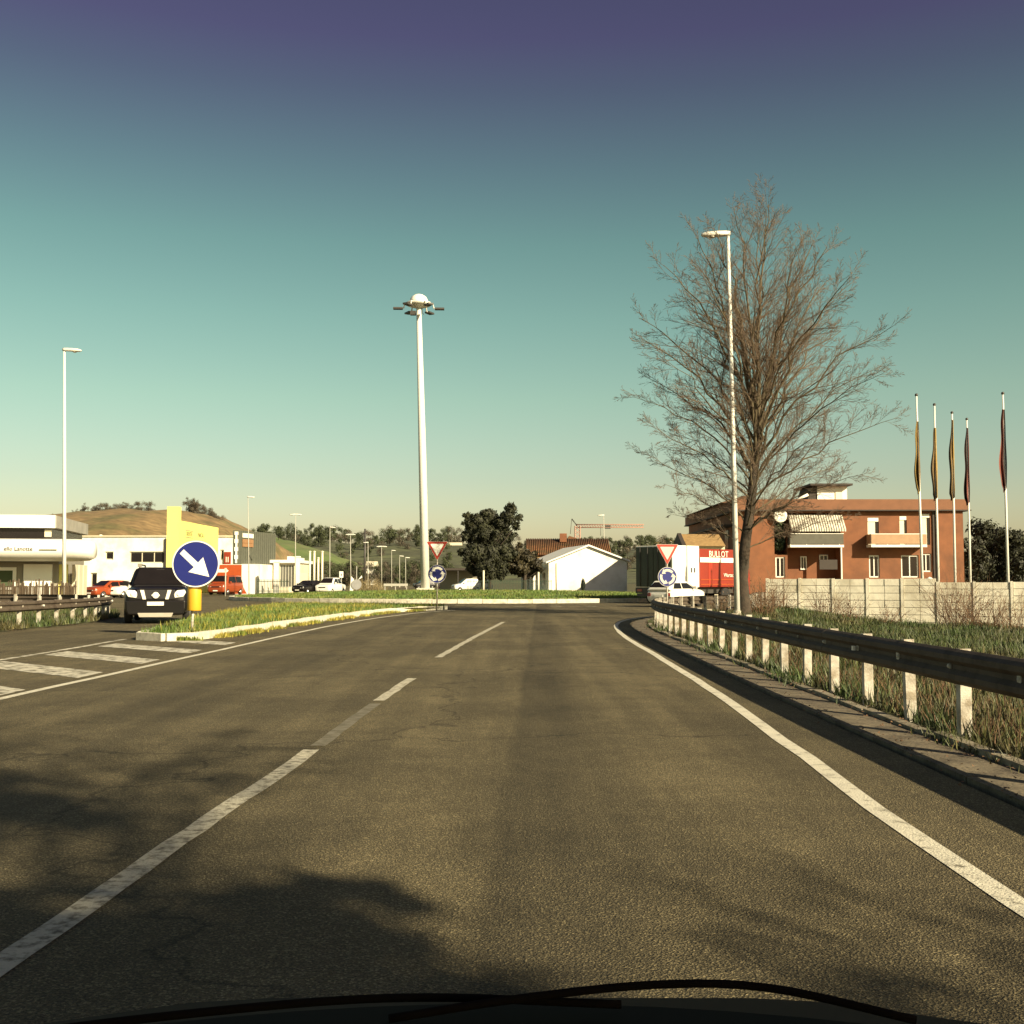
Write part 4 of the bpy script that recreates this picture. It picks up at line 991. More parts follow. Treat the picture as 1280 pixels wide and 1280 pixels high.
def shell(mb, x0, x1, z0, z1, dep, y=0.0):
    mb.add([(x0, y, z0), (x0, y + dep, z0), (x0, y + dep, z1), (x0, y, z1)], [(0, 1, 2, 3)]); mb.add([(x1, y, z0), (x1, y, z1), (x1, y + dep, z1), (x1, y + dep, z0)], [(0, 1, 2, 3)])
    mb.add([(x0, y + dep, z0), (x1, y + dep, z0), (x1, y + dep, z1), (x0, y + dep, z1)], [(0, 1, 2, 3)]); mb.add([(x0, y, z1), (x0, y + dep, z1), (x1, y + dep, z1), (x1, y, z1)], [(0, 1, 2, 3)])
def window(parent, a, b, c, d, y, pane='glass_dark', frame='shutter', t=.07, mull=1, name='window'):
    mb = MB()
    mb.span((a, y, c), (a + t, y + .08, d)); mb.span((b - t, y, c), (b, y + .08, d)); mb.span((a + t, y, d - t), (b - t, y + .08, d)); mb.span((a + t, y, c), (b - t, y + .08, c + t))
    for k in range(1, mull + 1):
        x = a + (b - a) * k / (mull + 1); mb.span((x - t * .4, y + .005, c + t), (x + t * .4, y + .075, d - t))
    o = mb.build(name, frame, parent); MB().span((a + t, y + .03, c + t), (b - t, y + .05, d - t)).build('pane', pane, o); return o

# --- long brick-coloured apartment block on the right
BY = 93; s = BY / FPX
bx0 = (923 - 640) * s; bxL = lambda px: (px - 640) * s - bx0; zZ = lambda py: CH + (HOR - py) * s
rb = thing('apartment_block', 'long brick red apartment block with balconies behind the block wall', 'building', (bx0, BY, 0))
x1 = bxL(1203); ztop = zZ(639)
ops = [(bxL(968), bxL(984), zZ(693), zZ(645)), (bxL(984.2), bxL(1051), zZ(680), zZ(641)), (bxL(984.2), bxL(1051), zZ(728), zZ(685.5)),
       (bxL(1085), bxL(1099), zZ(681), zZ(647)), (bxL(1125), bxL(1134), zZ(681), zZ(645)), (bxL(1151), bxL(1163), zZ(681), zZ(642)),
       (bxL(1086), bxL(1099), zZ(722), zZ(694)), (bxL(1126), bxL(1148), zZ(722), zZ(694)), (bxL(1151), bxL(1164), zZ(715), zZ(692)), (bxL(969), bxL(981), zZ(722), zZ(696))]
mb = MB(); facade(mb, 0, x1, 0, ztop, ops, 0, .25); shell(mb, 0, x1, 0, ztop, 26)
mb.build('wall', 'wall_brick', rb, recalc=False)
MB().span((-.4, -.55, ztop), (x1 + .6, 26.6, ztop + .10)).build('eave_soffit', 'eave_dark', rb)
MB().span((-.3, -.5, ztop + .10), (x1 + .5, 26.5, zZ(624.5))).build('roof_fascia', 'fascia', rb)
for sgn in (0,):
    lw = MB()
    for zz in (3.2, 6.0):
        lw.span((-.9, 2, zz), (-.003, 24, zz + .18))
    lw.build('side_ledge', 'eave_dark', rb)
    for yy in (4, 10, 16, 22):
        for zz in (1.0, 4.2): MB().span((-.06, yy, zz), (-.004, yy + 1.6, zz + 1.6)).build('side_window', 'glass_dark', rb)
# loggias: recessed rooms, slabs, parapets, awning
for (a, b, c, d) in (ops[0], ops[1], ops[2]):
    q = MB(); q.add([(a, 1.6, c), (b, 1.6, c), (b, 1.6, d), (a, 1.6, d)], [(0, 1, 2, 3)]); q.add([(a, .26, c), (b, .26, c), (b, 1.6, c), (a, 1.6, c)], [(0, 1, 2, 3)]); q.add([(a, .26, d), (b, .26, d), (b, 1.6, d), (a, 1.6, d)], [(0, 1, 2, 3)])
    q.add([(a, .26, c), (a, 1.6, c), (a, 1.6, d), (a, .26, d)], [(0, 1, 2, 3)]); q.add([(b, .26, c), (b, 1.6, c), (b, 1.6, d), (b, .26, d)], [(0, 1, 2, 3)])
    q.build('loggia', 'wall_brick', rb, recalc=False)
aw = bpy.data.objects.new('awning', None); COL.objects.link(aw); aw.parent = rb; xa, xb = bxL(985), bxL(1053); zt_, zb_ = zZ(643.5), zZ(665); N = 44
for k in range(N):
    u0, u1 = xa + (xb - xa) * k / N, xa + (xb - xa) * (k + 1) / N
    q = MB(); q.add([(u0, -.05, zt_), (u1, -.05, zt_), (u1, -1.1, zb_ + .2), (u0, -1.1, zb_ + .2), (u1, -1.12, zb_), (u0, -1.12, zb_), (u0, -.05, zt_ - .02), (u1, -.05, zt_ - .02)], [(0, 1, 2, 3), (3, 2, 4, 5), (6, 7, 2, 3)])
    q.build('awning_stripe', 'awning_light' if k % 2 else 'awning_dark', aw, recalc=False)
def balcony(pxa, pxb, py, out=1.25, h=1.0, par='glass_grey'):
    a, b, z = bxL(pxa), bxL(pxb), zZ(py)
    sl_ = MB().span((a, -out, z - .2), (b, -.003, z)).build('balcony', 'slab_white', rb)
    MB().span((a + .03, -out + .02, z + .06), (b - .03, -out + .05, z + h - .1)).build('parapet', par, sl_)
    q = MB(); q.span((a, -out, z + h - .1), (b, -out + .06, z + h - .04))
    k = a
    while k < b: q.span((k, -out + .05, z), (k + .04, -out + .09, z + h - .1)); k += 1.35
    q.build('railing', 'slab_white', sl_)
    for x in (a, b - .04): MB().span((x, -out + .1, z + .06), (x + .04, -.02, z + h - .08)).build('parapet_side', par, sl_)
balcony(984.5, 1051, 681.5, .9, 1.0, 'glass_grey'); balcony(1083, 1152, 681.5, 1.25, .95, 'parapet')
for o in (ops[3], ops[4], ops[5]):
    a, b, c, d = o; q = MB(); q.span((a + .02, .08, c + .02), (b - .02, .12, d - .35)); sh = q.build('shutter', 'shutter', rb); MB().span((a + .02, .02, d - .33), (b - .02, .16, d - .02)).build('shutter_box', 'slab_white', sh)
    MB().span((b - (b - a) * .28, .05, c + .02), (b - .03, .07, d - .36)).build('open_gap', 'glass_dark', sh)
for o in (ops[6], ops[7], ops[8], ops[9]): window(rb, o[0] + .01, o[1] - .01, o[2] + .01, o[3] - .01, .1, 'glass_dark', 'slab_white', .1, 1)
for a, b, c, d in ((bxL(1006), bxL(1014), zZ(712), zZ(695)), (bxL(1030), bxL(1041), zZ(702), zZ(693))): window(rb, a, b, c, d, 1.48, 'glass_dark', 'slab_white', .09, 1)
window(rb, bxL(995), bxL(1012), zZ(680), zZ(650), 1.48, 'glass_grey', 'slab_white', .09, 1); window(rb, bxL(1025), bxL(1042), zZ(680), zZ(650), 1.48, 'glass_grey', 'slab_white', .09, 1)
q = MB(); leaf_cloud(q, [((bxL(975), .5, zZ(665)), .7), ((bxL(975), .5, zZ(680)), .7), ((bxL(976), .4, zZ(655)), .5)], 900, .22, shell=.2); q.build('balcony_plants', 'plant_green', rb, recalc=False)
MB().lathe([(0, 0), (.3, -.02), (.55, -.12), (.56, -.1), (.3, .02), (0, .05)], (bxL(974.5), -.35, zZ(645)), 16, 'y').build('satellite_dish', 'slab_white', rb)
MB().span((bxL(1047), -.9, zZ(728)), (bxL(1048.5), -.7, zZ(685))).build('downpipe', 'slab_white', rb); MB().span((bxL(1166), -.12, 0), (bxL(1168), -.003, ztop)).build('downpipe', 'eave_dark', rb)
MB().span((bxL(1170), -.25, 0), (x1 + .005, -.003, ztop - .004)).build('end_bay', 'wall_brick', rb)
# two garden shutters / sun blind and clutter behind the wall
MB().span((bxL(1020), -1.0, zZ(712)), (bxL(1042), -.9, zZ(700))).build('blind', 'eave_dark', rb)
pent = MB(); pent.span((bxL(1031), 2, zZ(625) - .05), (bxL(1069), 6, zZ(605))); po = pent.build('roof_room', 'slab_white', rb); MB().span((bxL(1019), 1.2, zZ(605) + .003), (bxL(1073), 6.8, zZ(602.5))).build('roof_room_slab', 'eave_dark', po)
MB().span((bxL(1054), 1.93, zZ(624)), (bxL(1063), 1.997, zZ(610))).build('roof_room_door', 'shutter', po)
pr = MB(); pr.prism([(bxL(1018), zZ(624.6)), (bxL(1031), zZ(624.6)), (bxL(1031), zZ(606)), (bxL(1024), zZ(606))], 'y', 2.1, 5.9); pr.build('roof_lean_to', 'eave_dark', po)
q = MB(); q.tube([(bxL(1000), 1.0, zZ(624)), (bxL(1015), 1.0, zZ(617))], .12, 6); q.build('roof_pipe', 'slab_white', rb)
# hipped eaves above the shaded end
mb = MB(); mb.add([(-.8, 4, zZ(624.4)), (3, 4, zZ(624.4)), (3, 25, zZ(624.4)), (-.8, 25, zZ(624.4)), (2.2, 8, zZ(610)), (2.6, 21, zZ(610))], [(0, 1, 4), (1, 2, 5, 4), (2, 3, 5), (3, 0, 4, 5), (3, 2, 1, 0)]); mb.build('hipped_roof', 'roof_tile', rb)

# --- low house with ochre roof behind the lorry
HY = 86; s = HY / FPX; hx = (872 - 640) * s
hr = thing('low_house', 'low house with ochre tiled roof just behind the lorry', 'building', (hx, HY, 0))
L2 = 34 * s; zt = CH + (HOR - 683) * s; zr = CH + (HOR - 666) * s
mb = MB(); mb.span((-L2, 0, 0), (L2, 5, zt)); mb.build('wall', 'wall_cream', hr)
mb = MB(); mb.prism([(-.4, zt), (5.4, zt), (2.5, zr)], 'x', -L2 + 1.2, L2); mb.build('roof', 'roof_tile_ochre', hr)
mb = MB(); mb.prism([(-.45, zt - .05), (5.45, zt - .05), (2.5, zr + .08)], 'x', -L2 + .9, -L2 + 1.195); mb.build('gable_board', 'eave_dark', hr)
window(hr, -1.0, .2, .9, 2.0, -.09, mull=1)

# --- white gabled house
WY = 122; s = WY / FPX; gx = (735 - 640) * s
wh = thing('gabled_house', 'white gabled house with blank end wall beyond the roundabout', 'building', (gx, WY, 0), R(9))
zL, zP, zRr = CH + (HOR - 704) * s, CH + (HOR - 683) * s, CH + (HOR - 702) * s; xl, xr = -50 * s, 50 * s
mb = MB(); mb.prism([(xl, 0), (xr, 0), (xr, zRr), (0, zP), (xl, zL)], 'y', 0, 13); mb.build('wall', 'wall_white', wh)
for sg, xe, ze in ((-1, xl - .35, zL - .05), (1, xr + .3, zRr - .05)):
    q = MB(); q.prism([(0, zP + .012), (xe, ze + .012), (xe, ze + .17), (0, zP + .2)], 'y', -.35, 13.4); q.build('roof_slope', 'panel_white', wh)
q = MB(); q.tube([(xl + .85, -.06, 0), (xl + .85, -.06, zL)], .06, 6); q.build('downpipe', 'wall_cream', wh)
pc = MB(); pc.span((xl - 1.6, 1, 2.75), (xl - .36, 12, 2.95)); pc.build('porch_roof', 'panel_white', wh)
for yy in (1.2, 5, 9): MB().span((xl - 1.5, yy, 0), (xl - 1.25, yy + .25, 2.748)).build('porch_post', 'panel_white', wh)
for yy in (2, 6, 9.5): MB().span((xl - .06, yy, .9), (xl - .003, yy + 1.4, 2.3)).build('side_window', 'glass_dark', wh)
# --- long tiled roof behind
TY = 142; s = TY / FPX; tr = thing('tiled_house', 'long house with red brown tiled roof behind the gabled house', 'building', ((711 - 640) * s, TY, 0))
hl = 53 * s; ze_, zr_ = CH + (HOR - 694) * s, CH + (HOR - 672.5) * s
MB().span((-hl + .4, 0, 0), (hl - .4, 9, ze_)).build('wall', 'wall_brick', tr)
mb = MB(); N = 46
mb.prism([(-.6, ze_ + .003), (9.6, ze_ + .003), (5.5, zr_), (4.5, zr_)], 'x', -hl, hl); rf = mb.build('roof', 'roof_tile', tr)
for k in range(N):       # rows of roof tile rolls down the visible slope
    x = -hl + .1 + (2 * hl - .2) * k / (N - 1); MB().tube([(x, -.62, ze_ + .05), (x, 4.5, zr_ + .05)], .09, 5).build('tile_row', 'roof_tile', rf)
MB().span((-1, 3, zr_ - .4), (-.1, 3.8, zr_ + .7)).build('chimney', 'wall_brick', rf); q = MB(); q.prism([(0, zr_ + .02), (1.6, zr_ + .02), (.3, zr_ + .45)], 'y', 4.4, 5.6); q.build('dormer', 'roof_tile', rf)
q = MB(); q.span((hl - 10, -2.2, 3.4), (hl - 4.5, -.65, ze_ - .3)); q.build('annex', 'roof_tile_ochre', tr)
# --- pale canopy shed left of the pine
sh = thing('open_shed', 'low open shed with dark roof left of the pine', 'building', ((572 - 640) * 160 / FPX, 160, 0))
MB().span((-3, 0, 2.9), (3.4, 6, 3.2)).build('roof', 'eave_dark', sh)
for x in (-2.9, 0, 3.2): MB().span((x, .1, 0), (x + .15, .25, 2.897)).build('post', 'dark_metal', sh)
MB().span((-2.9, 5.7, 0), (3.3, 5.95, 2.897)).build('back_wall', 'wall_grey', sh)
# far white house on the wooded hill
for px, py, D, lb, wv in ((570, 681, 760, 'small white house among trees on the far hill', 9), (472, 706, 420, 'low white house far left of the mast', 3.2), (1, 1, 0, '', 0)):
    if not D: continue
    p = P(px, py, D); q = thing('hill_house', lb, 'building', (p.x, D - 20, max(0, p.z - 5))); MB().span((-wv / 2, 0, -4), (wv / 2, 7, 4)).build('wall', 'wall_white', q)
    m_ = MB(); m_.prism([(-.5, 4.003), (7.5, 4.003), (3.5, 6)], 'x', -wv / 2 - .4, wv / 2 + .4); m_.build('roof', 'wall_cream', q); MB().span((-1.6, -.05, 0), (-.4, -.004, 1.6)).build('window', 'glass_dark', q)
for k, (px, py) in enumerate(((812, 681), (822, 679), (832, 682), (845, 680), (801, 684), (838, 677))):
    p = P(px, py, 1000); q = thing('town_house', 'pale house in the distant hill town above the lorry', 'building', (p.x, 990, p.z - 6), .2 * k, 'houses of the distant town')
    MB().span((-4, 0, -10), (4, 8, 4 + k % 3)).build('wall', 'wall_white', q); m_ = MB(); m_.prism([(-.5, 4.003 + k % 3), (8.5, 4.003 + k % 3), (4, 6 + k % 3)], 'x', -4.4, 4.4); m_.build('roof', 'roof_tile_ochre', q)

# --- white canopy building at the left edge
ar = thing('canopy_building', 'white showroom with rounded canopy at the left edge behind the brown fence', 'building', (P(67, 726, 62).x, 62, 0), R(11))
s = 62 / FPX; zq = lambda py: CH + (HOR - py) * s
WL = -16
MB().span((WL, 1.2, 0), (-.2, 9, zq(675))).build('wall', 'wall_grey', ar)
MB().span((WL, .0, zq(660)), (0, 10, zq(644))).build('roof_band', 'panel_white', ar)
MB().span((.003, .1, zq(659.7)), (.05, 9.9, zq(644.3))).build('side_shade_fascia', 'fascia_grey', ar)  # end of the white band coloured grey to stand in for shade
MB().span((WL + .2, .35, zq(676)), (-.25, 9.6, zq(660) - .003)).build('window_band', 'glass_dark', ar)
MB().span((-.6, .32, zq(671)), (-.24, .348, zq(662))).build('end_panel', 'wall_cream', ar)
cyl = []
for x, k in ((WL, 1), (-1.5, 1), (1.2, 1), (1.9, .94), (2.2, .7)):
    cyl.append([(x, -.35 + .0 + 1.05 * k * math.cos(t), (zq(688)) + .62 * k * math.sin(t)) for t in [2 * math.pi * i / 18 for i in range(18)]])
mb = MB(); mb.smooth = True; cn = mb.loft(cyl).build('rounded_canopy', 'panel_white', ar)
text('ello Lanotte', .30, 'text_dark', ar, (-1.55, -1.43, zq(687)), name='lettering'); MB().span((-.5, -1.425, zq(688.9)), (.4, -1.404, zq(687.6))).build('stripe', 'fence_green', cn)
MB().span((-1.8, 1.0, 0), (-.3, 1.19, zq(705))).build('white_panel', 'panel_white', ar)
window(ar, -3.3, -2.2, .9, zq(709), 1.08, 'plant_green', 'panel_white', .18, 0); window(ar, -6.6, -3.9, .5, zq(709), 1.08, 'glass_grey', 'panel_white', .12, 1)
MB().span((.0, 1.4, 0), (.45, 1.6, zq(705))).build('yellow_panel', 'wall_yellow', ar)
for k in range(3): MB().span((.55, 2.2 + k * 1.4, 0), (.7, 3.3 + k * 1.4, zq(705))).build('door_panel', 'wall_cream', ar)
MB().span((-.203, 1.25, 0), (.0, 9, zq(676))).build('side_wall', 'wall_grey', ar)

# --- long white building behind
LY = 143; s = LY / FPX; zq = lambda py: CH + (HOR - py) * s; l0 = (60 - 640) * s; xq = lambda px: (px - 640) * s - l0
lb_ = thing('white_building', 'long flat white building with ribbon window behind the parked cars', 'building', (l0, LY, 0))
ops = [(xq(131.5), xq(142), zq(700), zq(689.5)), (xq(162), xq(208), zq(704), zq(689.5)), (xq(114), xq(122), 0, zq(716)), (xq(275), xq(280), zq(700), zq(687))]
mb = MB(); facade(mb, 0, xq(292), 0, zq(671), ops, 0, .3); shell(mb, 0, xq(292), 0, zq(671), 12); mb.build('wall', 'wall_white', lb_, recalc=False)
for a, b, c, d in ops:
    window(lb_, a + .01, b - .01, c + .01, d - .01, .2, 'glass_dark', 'wall_cream', .14, 2 if b - a > 2 else 0)
MB().span((-.2, -.2, zq(671) + .003), (xq(292) + .2, 12.2, zq(669.5))).build('parapet_cap', 'wall_cream', lb_)
MB().span((xq(206.5), -.25, 0), (xq(209), -.003, zq(673))).build('dark_pilaster', 'eave_dark', lb_)
MB().span((xq(281), -.3, zq(712)), (xq(289), -.003, zq(690))).build('red_panel', 'panel_red', lb_); text('II', 1.0, 'text_white', lb_, (xq(285), -.31, zq(700)))
MB().span((xq(117), 2, zq(671)), (xq(119), 2.4, zq(667.5))).build('vent', 'panel_white', lb_)

# --- yellow store: pylon and receding sign wall
ys = thing('yellow_store', 'bright yellow sign wall with tall pylon behind the keep right sign', 'building', (P(216, 726, 122).x, 122, 0))
o0 = ys.location; A = P(209, 633, 122); B = P(223, 633, 122)
MB().span((A.x - o0.x, 0, 0), (B.x - o0.x, 1.1, A.z)).build('pylon', 'wall_yellow', ys)
a, b = P(223, 650, 122.9), P(273, 660, 140.7); zt = (a.z + b.z) / 2
mb = MB(); mb.add([(a.x - o0.x, .9, 0), (b.x - o0.x, 18.7, 0), (b.x - o0.x, 18.7, zt), (a.x - o0.x, .9, zt), (a.x - o0.x - .5, 1.2, 0), (b.x - o0.x - .5, 18.9, 0), (b.x - o0.x - .5, 18.9, zt), (a.x - o0.x - .5, 1.2, zt)], [(0, 1, 2, 3), (7, 6, 5, 4), (0, 3, 7, 4), (1, 5, 6, 2), (3, 2, 6, 7), (0, 4, 5, 1)])
mb.build('sign_wall', 'wall_yellow', ys)
dv = Vector((b.x - a.x, 17.8, 0)); an = math.atan2(dv.y, dv.x); nv = Vector((dv.y, -dv.x, 0)).normalized()
def on_wall(t, py):
    q = Vector((a.x - o0.x, .9, 0)) + dv * t + nv * .02; Y = 122.9 + 17.8 * t; q.z = CH + (HOR - py) * Y / FPX; return q
text('SERTE', .62, 'text_dark', ys, on_wall(.25, 667.8), (R(90), 0, an)).scale = (1.5, 1, 1); text('NICA', .68, 'text_dark', ys, on_wall(.53, 669.5), (R(90), 0, an)).scale = (1.5, 1, 1)
for py in (663.5, 672):
    q = on_wall(.25, py); MB().box((0, 0, 0), (3.0, .02, .07), an).build('sign_line', 'wall_grey', ys).location = q
for t in (.25, .53): MB().box((0, 0, 0), (2.4, .02, .05), an).build('sign_line', 'fascia_grey', ys).location = on_wall(t, 675)

# --- grey clad box building with sign panels
GY = 126; s = GY / FPX; zq = lambda py: CH + (HOR - py) * s; g0 = (291 - 640) * s; xq = lambda px: (px - 640) * s - g0
gb = thing('clad_building', 'dark grey clad box building with white sign column', 'building', (g0, GY, 0))
MB().span((0, .0, zq(705)), (xq(300), 10, zq(663))).build('front_box', 'cladding', gb)
mb = MB(); mb.add([(xq(300) + .003, 0, zq(705)), (xq(323.5), 9, zq(705)), (xq(323.5), 9, zq(663)), (xq(300) + .003, 0, zq(663)), (xq(300) + .003, 10, zq(705)), (xq(300) + .003, 10, zq(663))], [(0, 1, 2, 3), (0, 3, 5, 4), (1, 4, 5, 2), (3, 2, 5), (0, 4, 1)]); mb.build('side_box', 'cladding', gb)
d_ = Vector((xq(323.5) - xq(300), 9, 0))
for k in range(17):      # standing seams of the cladding
    q = Vector((xq(300), 0, 0)) + d_ * ((k + .5) / 17); MB().box((q.x + .04, q.y - .05, (zq(705) + zq(663)) / 2), (.07, .07, zq(663) - zq(705) - .1)).build('seam', 'cladding', gb)
an = math.atan2(d_.y, d_.x)
col_ = MB(); zc = [zq(704), zq(699), zq(694), zq(689), zq(684), zq(679), zq(674), zq(669), zq(664.5)]
for i in range(len(zc) - 1): col_.span((xq(293.3 if i % 2 else 294.4), -.12, zc[i] + .003), (xq(297.7 if i % 2 else 296.6), -.003, zc[i + 1]))
col_.build('sign_column', 'panel_white', gb)
for py, m_, hh in ((669, 'text_white', .5), (676, 'text_brown', .45), (681, 'text_brown', .4)):
    q = Vector((xq(300), 0, 0)) + d_ * .2; MB().box((0, 0, 0), (2.6, .1, hh), an).build('sign_board', m_, gb).location = (q.x + .06, q.y - .08, zq(py))
MB().span((-.3, .5, 0), (xq(322), 8, zq(705) - .003)).build('ground_floor', 'wall_white', gb)
# --- orange and white hoarding with concave border
OY = 117; s = OY / FPX; zq = lambda py: CH + (HOR - py) * s; o1 = (272 - 640) * s; xq = lambda px: (px - 640) * s - o1
oh = thing('hoarding', 'orange hoarding with curved white end beside the grey clad building', 'hoarding', (o1, OY, 0))
MB().span((0, 0, 0), (xq(319), .25, zq(705.5))).build('board', 'panel_white', oh)
cv = [(0, .02), (0, zq(706)), (xq(303.5), zq(706))] + [(xq(302.5 + 7 * (1 - math.sin(t)) ** 1.6), zq(706 + 36 * k / 8)) for k, t in enumerate([math.pi / 2 - math.pi / 2 * (abs(k - 2) / 6 if k > 2 else 0) for k in range(9)])]
mb = MB(); mb.prism(cv, 'y', -.02, -.003); mb.build('orange_field', 'panel_orange', oh)
mb = MB(); mb.prism([(xq(273), zq(715.5)), (xq(284), zq(715.5)), (xq(286.5), zq(713.3)), (xq(284), zq(711.5)), (xq(273), zq(711.5))], 'y', -.03, -.021); mb.build('arrow_board', 'text_white', oh)
r_ = thing('marker_post', 'thin pale marker post before the orange hoarding', 'pole', ((282.5 - 640) * 103 / FPX, 103.0, 0)); MB().tube([(0, 0, -.2), (0, 0, 2.5)], .06, 8).build('shaft', 'pole_far', r_); MB().box((0, 0, 2.45), (.2, .05, .25)).build('plate', 'sign_grey_white', r_)

# --- cream building, gate piers and fence
EY = 134; s = EY / FPX; zq = lambda py: CH + (HOR - py) * s; e0 = (322 - 640) * s; xq = lambda px: (px - 640) * s - e0
eb = thing('cream_building', 'low cream building with pale fascia behind the entrance gate', 'building', (e0, EY, 0))
ops = [(xq(325), xq(333), .2, zq(708)), (xq(338), xq(343), .3, zq(706)), (xq(350), xq(368), .6, zq(705.5))]
mb = MB(); facade(mb, 0, xq(372), 0, zq(703.8), ops, 0, .3); shell(mb, 0, xq(372), 0, zq(703.8), 9); mb.build('wall', 'wall_cream', eb, recalc=False)
MB().span((-.2, -.5, zq(703.7)), (xq(372) + .2, 9.2, zq(700))).build('fascia', 'panel_white', eb)
window(eb, *[v + d for v, d in zip(ops[0], (.01, -.01, .01, -.01))], .15, 'text_brown', 'shutter', .1, 1); window(eb, *[v + d for v, d in zip(ops[1], (.01, -.01, .01, -.01))], .15, 'text_brown', 'shutter', .1, 0); window(eb, *[v + d for v, d in zip(ops[2], (.01, -.01, .01, -.01))], .15, 'glass_grey', 'pole_far', .1, 4)
for a, b, c in ((355, 361, 695), (366, 373, 697)): MB().span((xq(a), 2, zq(700) - .01), (xq(b), 4, zq(c))).build('roof_vent', 'panel_white', eb)
MB().span((xq(372) + .003, -.3, 0), (xq(385), .2, zq(716))).build('garden_wall', 'wall_cream', eb)
for px, w2, tp_, lb in ((346, 6, 703, 'white square gate pier left of the double lamp'), (372.5, 5, 697, 'cream chimney-like pier right of the double lamp')):
    r_ = thing('gate_pier', lb, 'pier', ((px - 640) * 124 / FPX, 124, 0)); hw = w2 / 2 * 124 / FPX; zz = CH + (HOR - tp_) * 124 / FPX
    MB().span((-hw, -hw, -.1), (hw, hw, zz)).build('shaft', 'panel_white', r_); MB().span((-hw * 1.25, -hw * 1.25, zz + .003), (hw * 1.25, hw * 1.25, zz + .15)).build('cap', 'panel_white', r_)
fn = thing('bar_fence', 'dark green bar fence beside the white gate pier', 'fence', ((322 - 640) * 123 / FPX, 123, 0)); k = 0; fw = (362 - 322) * 123 / FPX
for z in (.25, 1.3): MB().span((0, -.02, z), (fw, .02, z + .06)).build('rail', 'fence_green', fn)
while k < fw: MB().span((k, -.045, 0), (k + .05, -.021, 1.55)).build('bar', 'fence_green', fn); k += .16
fn = thing('mesh_fence', 'dark green fence under the pine beyond the roundabout', 'fence', ((584 - 640) * 112 / FPX, 112, 0)); fw = (690 - 584) * 112 / FPX; k = 0
for z in (.2, 1.35): MB().span((0, -.02, z), (fw, .02, z + .05)).build('rail', 'fence_green', fn)
while k < fw: MB().span((k, -.045, 0), (k + .04, -.021, 1.45)).build('bar', 'fence_green', fn); k += .15
for px, ty, lb in ((604.5, 714, 'pale post under the left side of the pine'), (673, 716, 'white post at the left corner of the gabled house')):
    r_ = thing('pale_post', lb, 'pole', ((px - 640) * 111 / FPX, 111, 0)); MB().tube([(0, 0, -.1), (0, 0, CH + (HOR - ty) * 111 / FPX)], .09, 8).build('shaft', 'shutter', r_); MB().lathe([(0, 0), (.12, 0), (.1, .06), (0, .08)], (0, 0, CH + (HOR - ty) * 111 / FPX), 8).build('cap', 'shutter', r_)
# small white square sign and the white round-topped thing near the far lamps
r_ = thing('square_sign', 'small white square sign on a thin post left of the far lamps', 'road sign', ((427 - 640) * 125 / FPX, 125, 0)); MB().tube([(0, .03, -.2), (0, .03, 2.4)], .04, 6).build('post', 'pole_far', r_)
MB().span((-.22, -.02, 1.75), (.22, .0, 2.45)).build('plate', 'sign_white', r_); MB().span((-.05, -.03, 1.95), (.05, -.021, 2.2)).build('mark', 'text_dark', r_)
r_ = thing('round_back_sign', 'grey back of a round sign before a white board', 'road sign', ((446 - 640) * 122 / FPX, 122, 0)); MB().tube([(0, .05, -.2), (0, .05, 3.0)], .04, 6).build('post', 'pole_far', r_)
MB().prism([(a, 1.0 + b) for a, b in disc(.55, 0)], 'y', 0, .03).build('round_plate', 'sign_back', r_); MB().prism([(-.75, .2), (-.35, .2), (-.3, 1.6), (-.6, 1.9)], 'y', .1, .13).build('white_board', 'panel_white', r_); MB().prism([(.15, 1.5), (.6, 1.75), (.55, 2.0)], 'y', .1, .13).build('white_flag', 'panel_white', r_)
# low white wall segments by the far road
r_ = thing('far_barrier', 'pale low barrier beside the far road left of the mast', 'barrier', ((494 - 640) * 140 / FPX, 140, 0))
MB().span((-1.4, 0, .75), (1.6, .08, 1.05)).build('beam', 'pole_far', r_)
for x in (-1.3, 0, 1.4): MB().span((x, .09, -.1), (x + .1, .17, 1.0)).build('post', 'pole_far', r_)

# --- brown brushwood fence at the left
FY = 52.5; fr = thing('brushwood_fence', 'brown brushwood fence below the white canopy building', 'fence', ((0 - 640) * FY / FPX, FY, 0)); x = 0; fw = 96 * FY / FPX
for z in (.3, 1.1): MB().span((0, .06, z), (fw, .1, z + .05)).build('rail', 'fence_brown', fr)
while x < fw:
    w2 = random.uniform(.02, .045); h_ = random.uniform(1.1, 1.5); MB().add([(x, 0, 0), (x + w2, 0, 0), (x + w2 * .8 + random.uniform(-.04, .04), -.02, h_), (x + random.uniform(-.03, .03), -.02, h_ * .96), (x, .05, 0), (x + w2, .05, 0), (x + w2, .04, h_), (x, .04, h_)], [(0, 1, 2, 3), (7, 6, 5, 4), (0, 3, 7, 4), (1, 5, 6, 2), (3, 2, 6, 7)]).build('stick', 'fence_brown', fr, recalc=False); x += random.uniform(.022, .07)
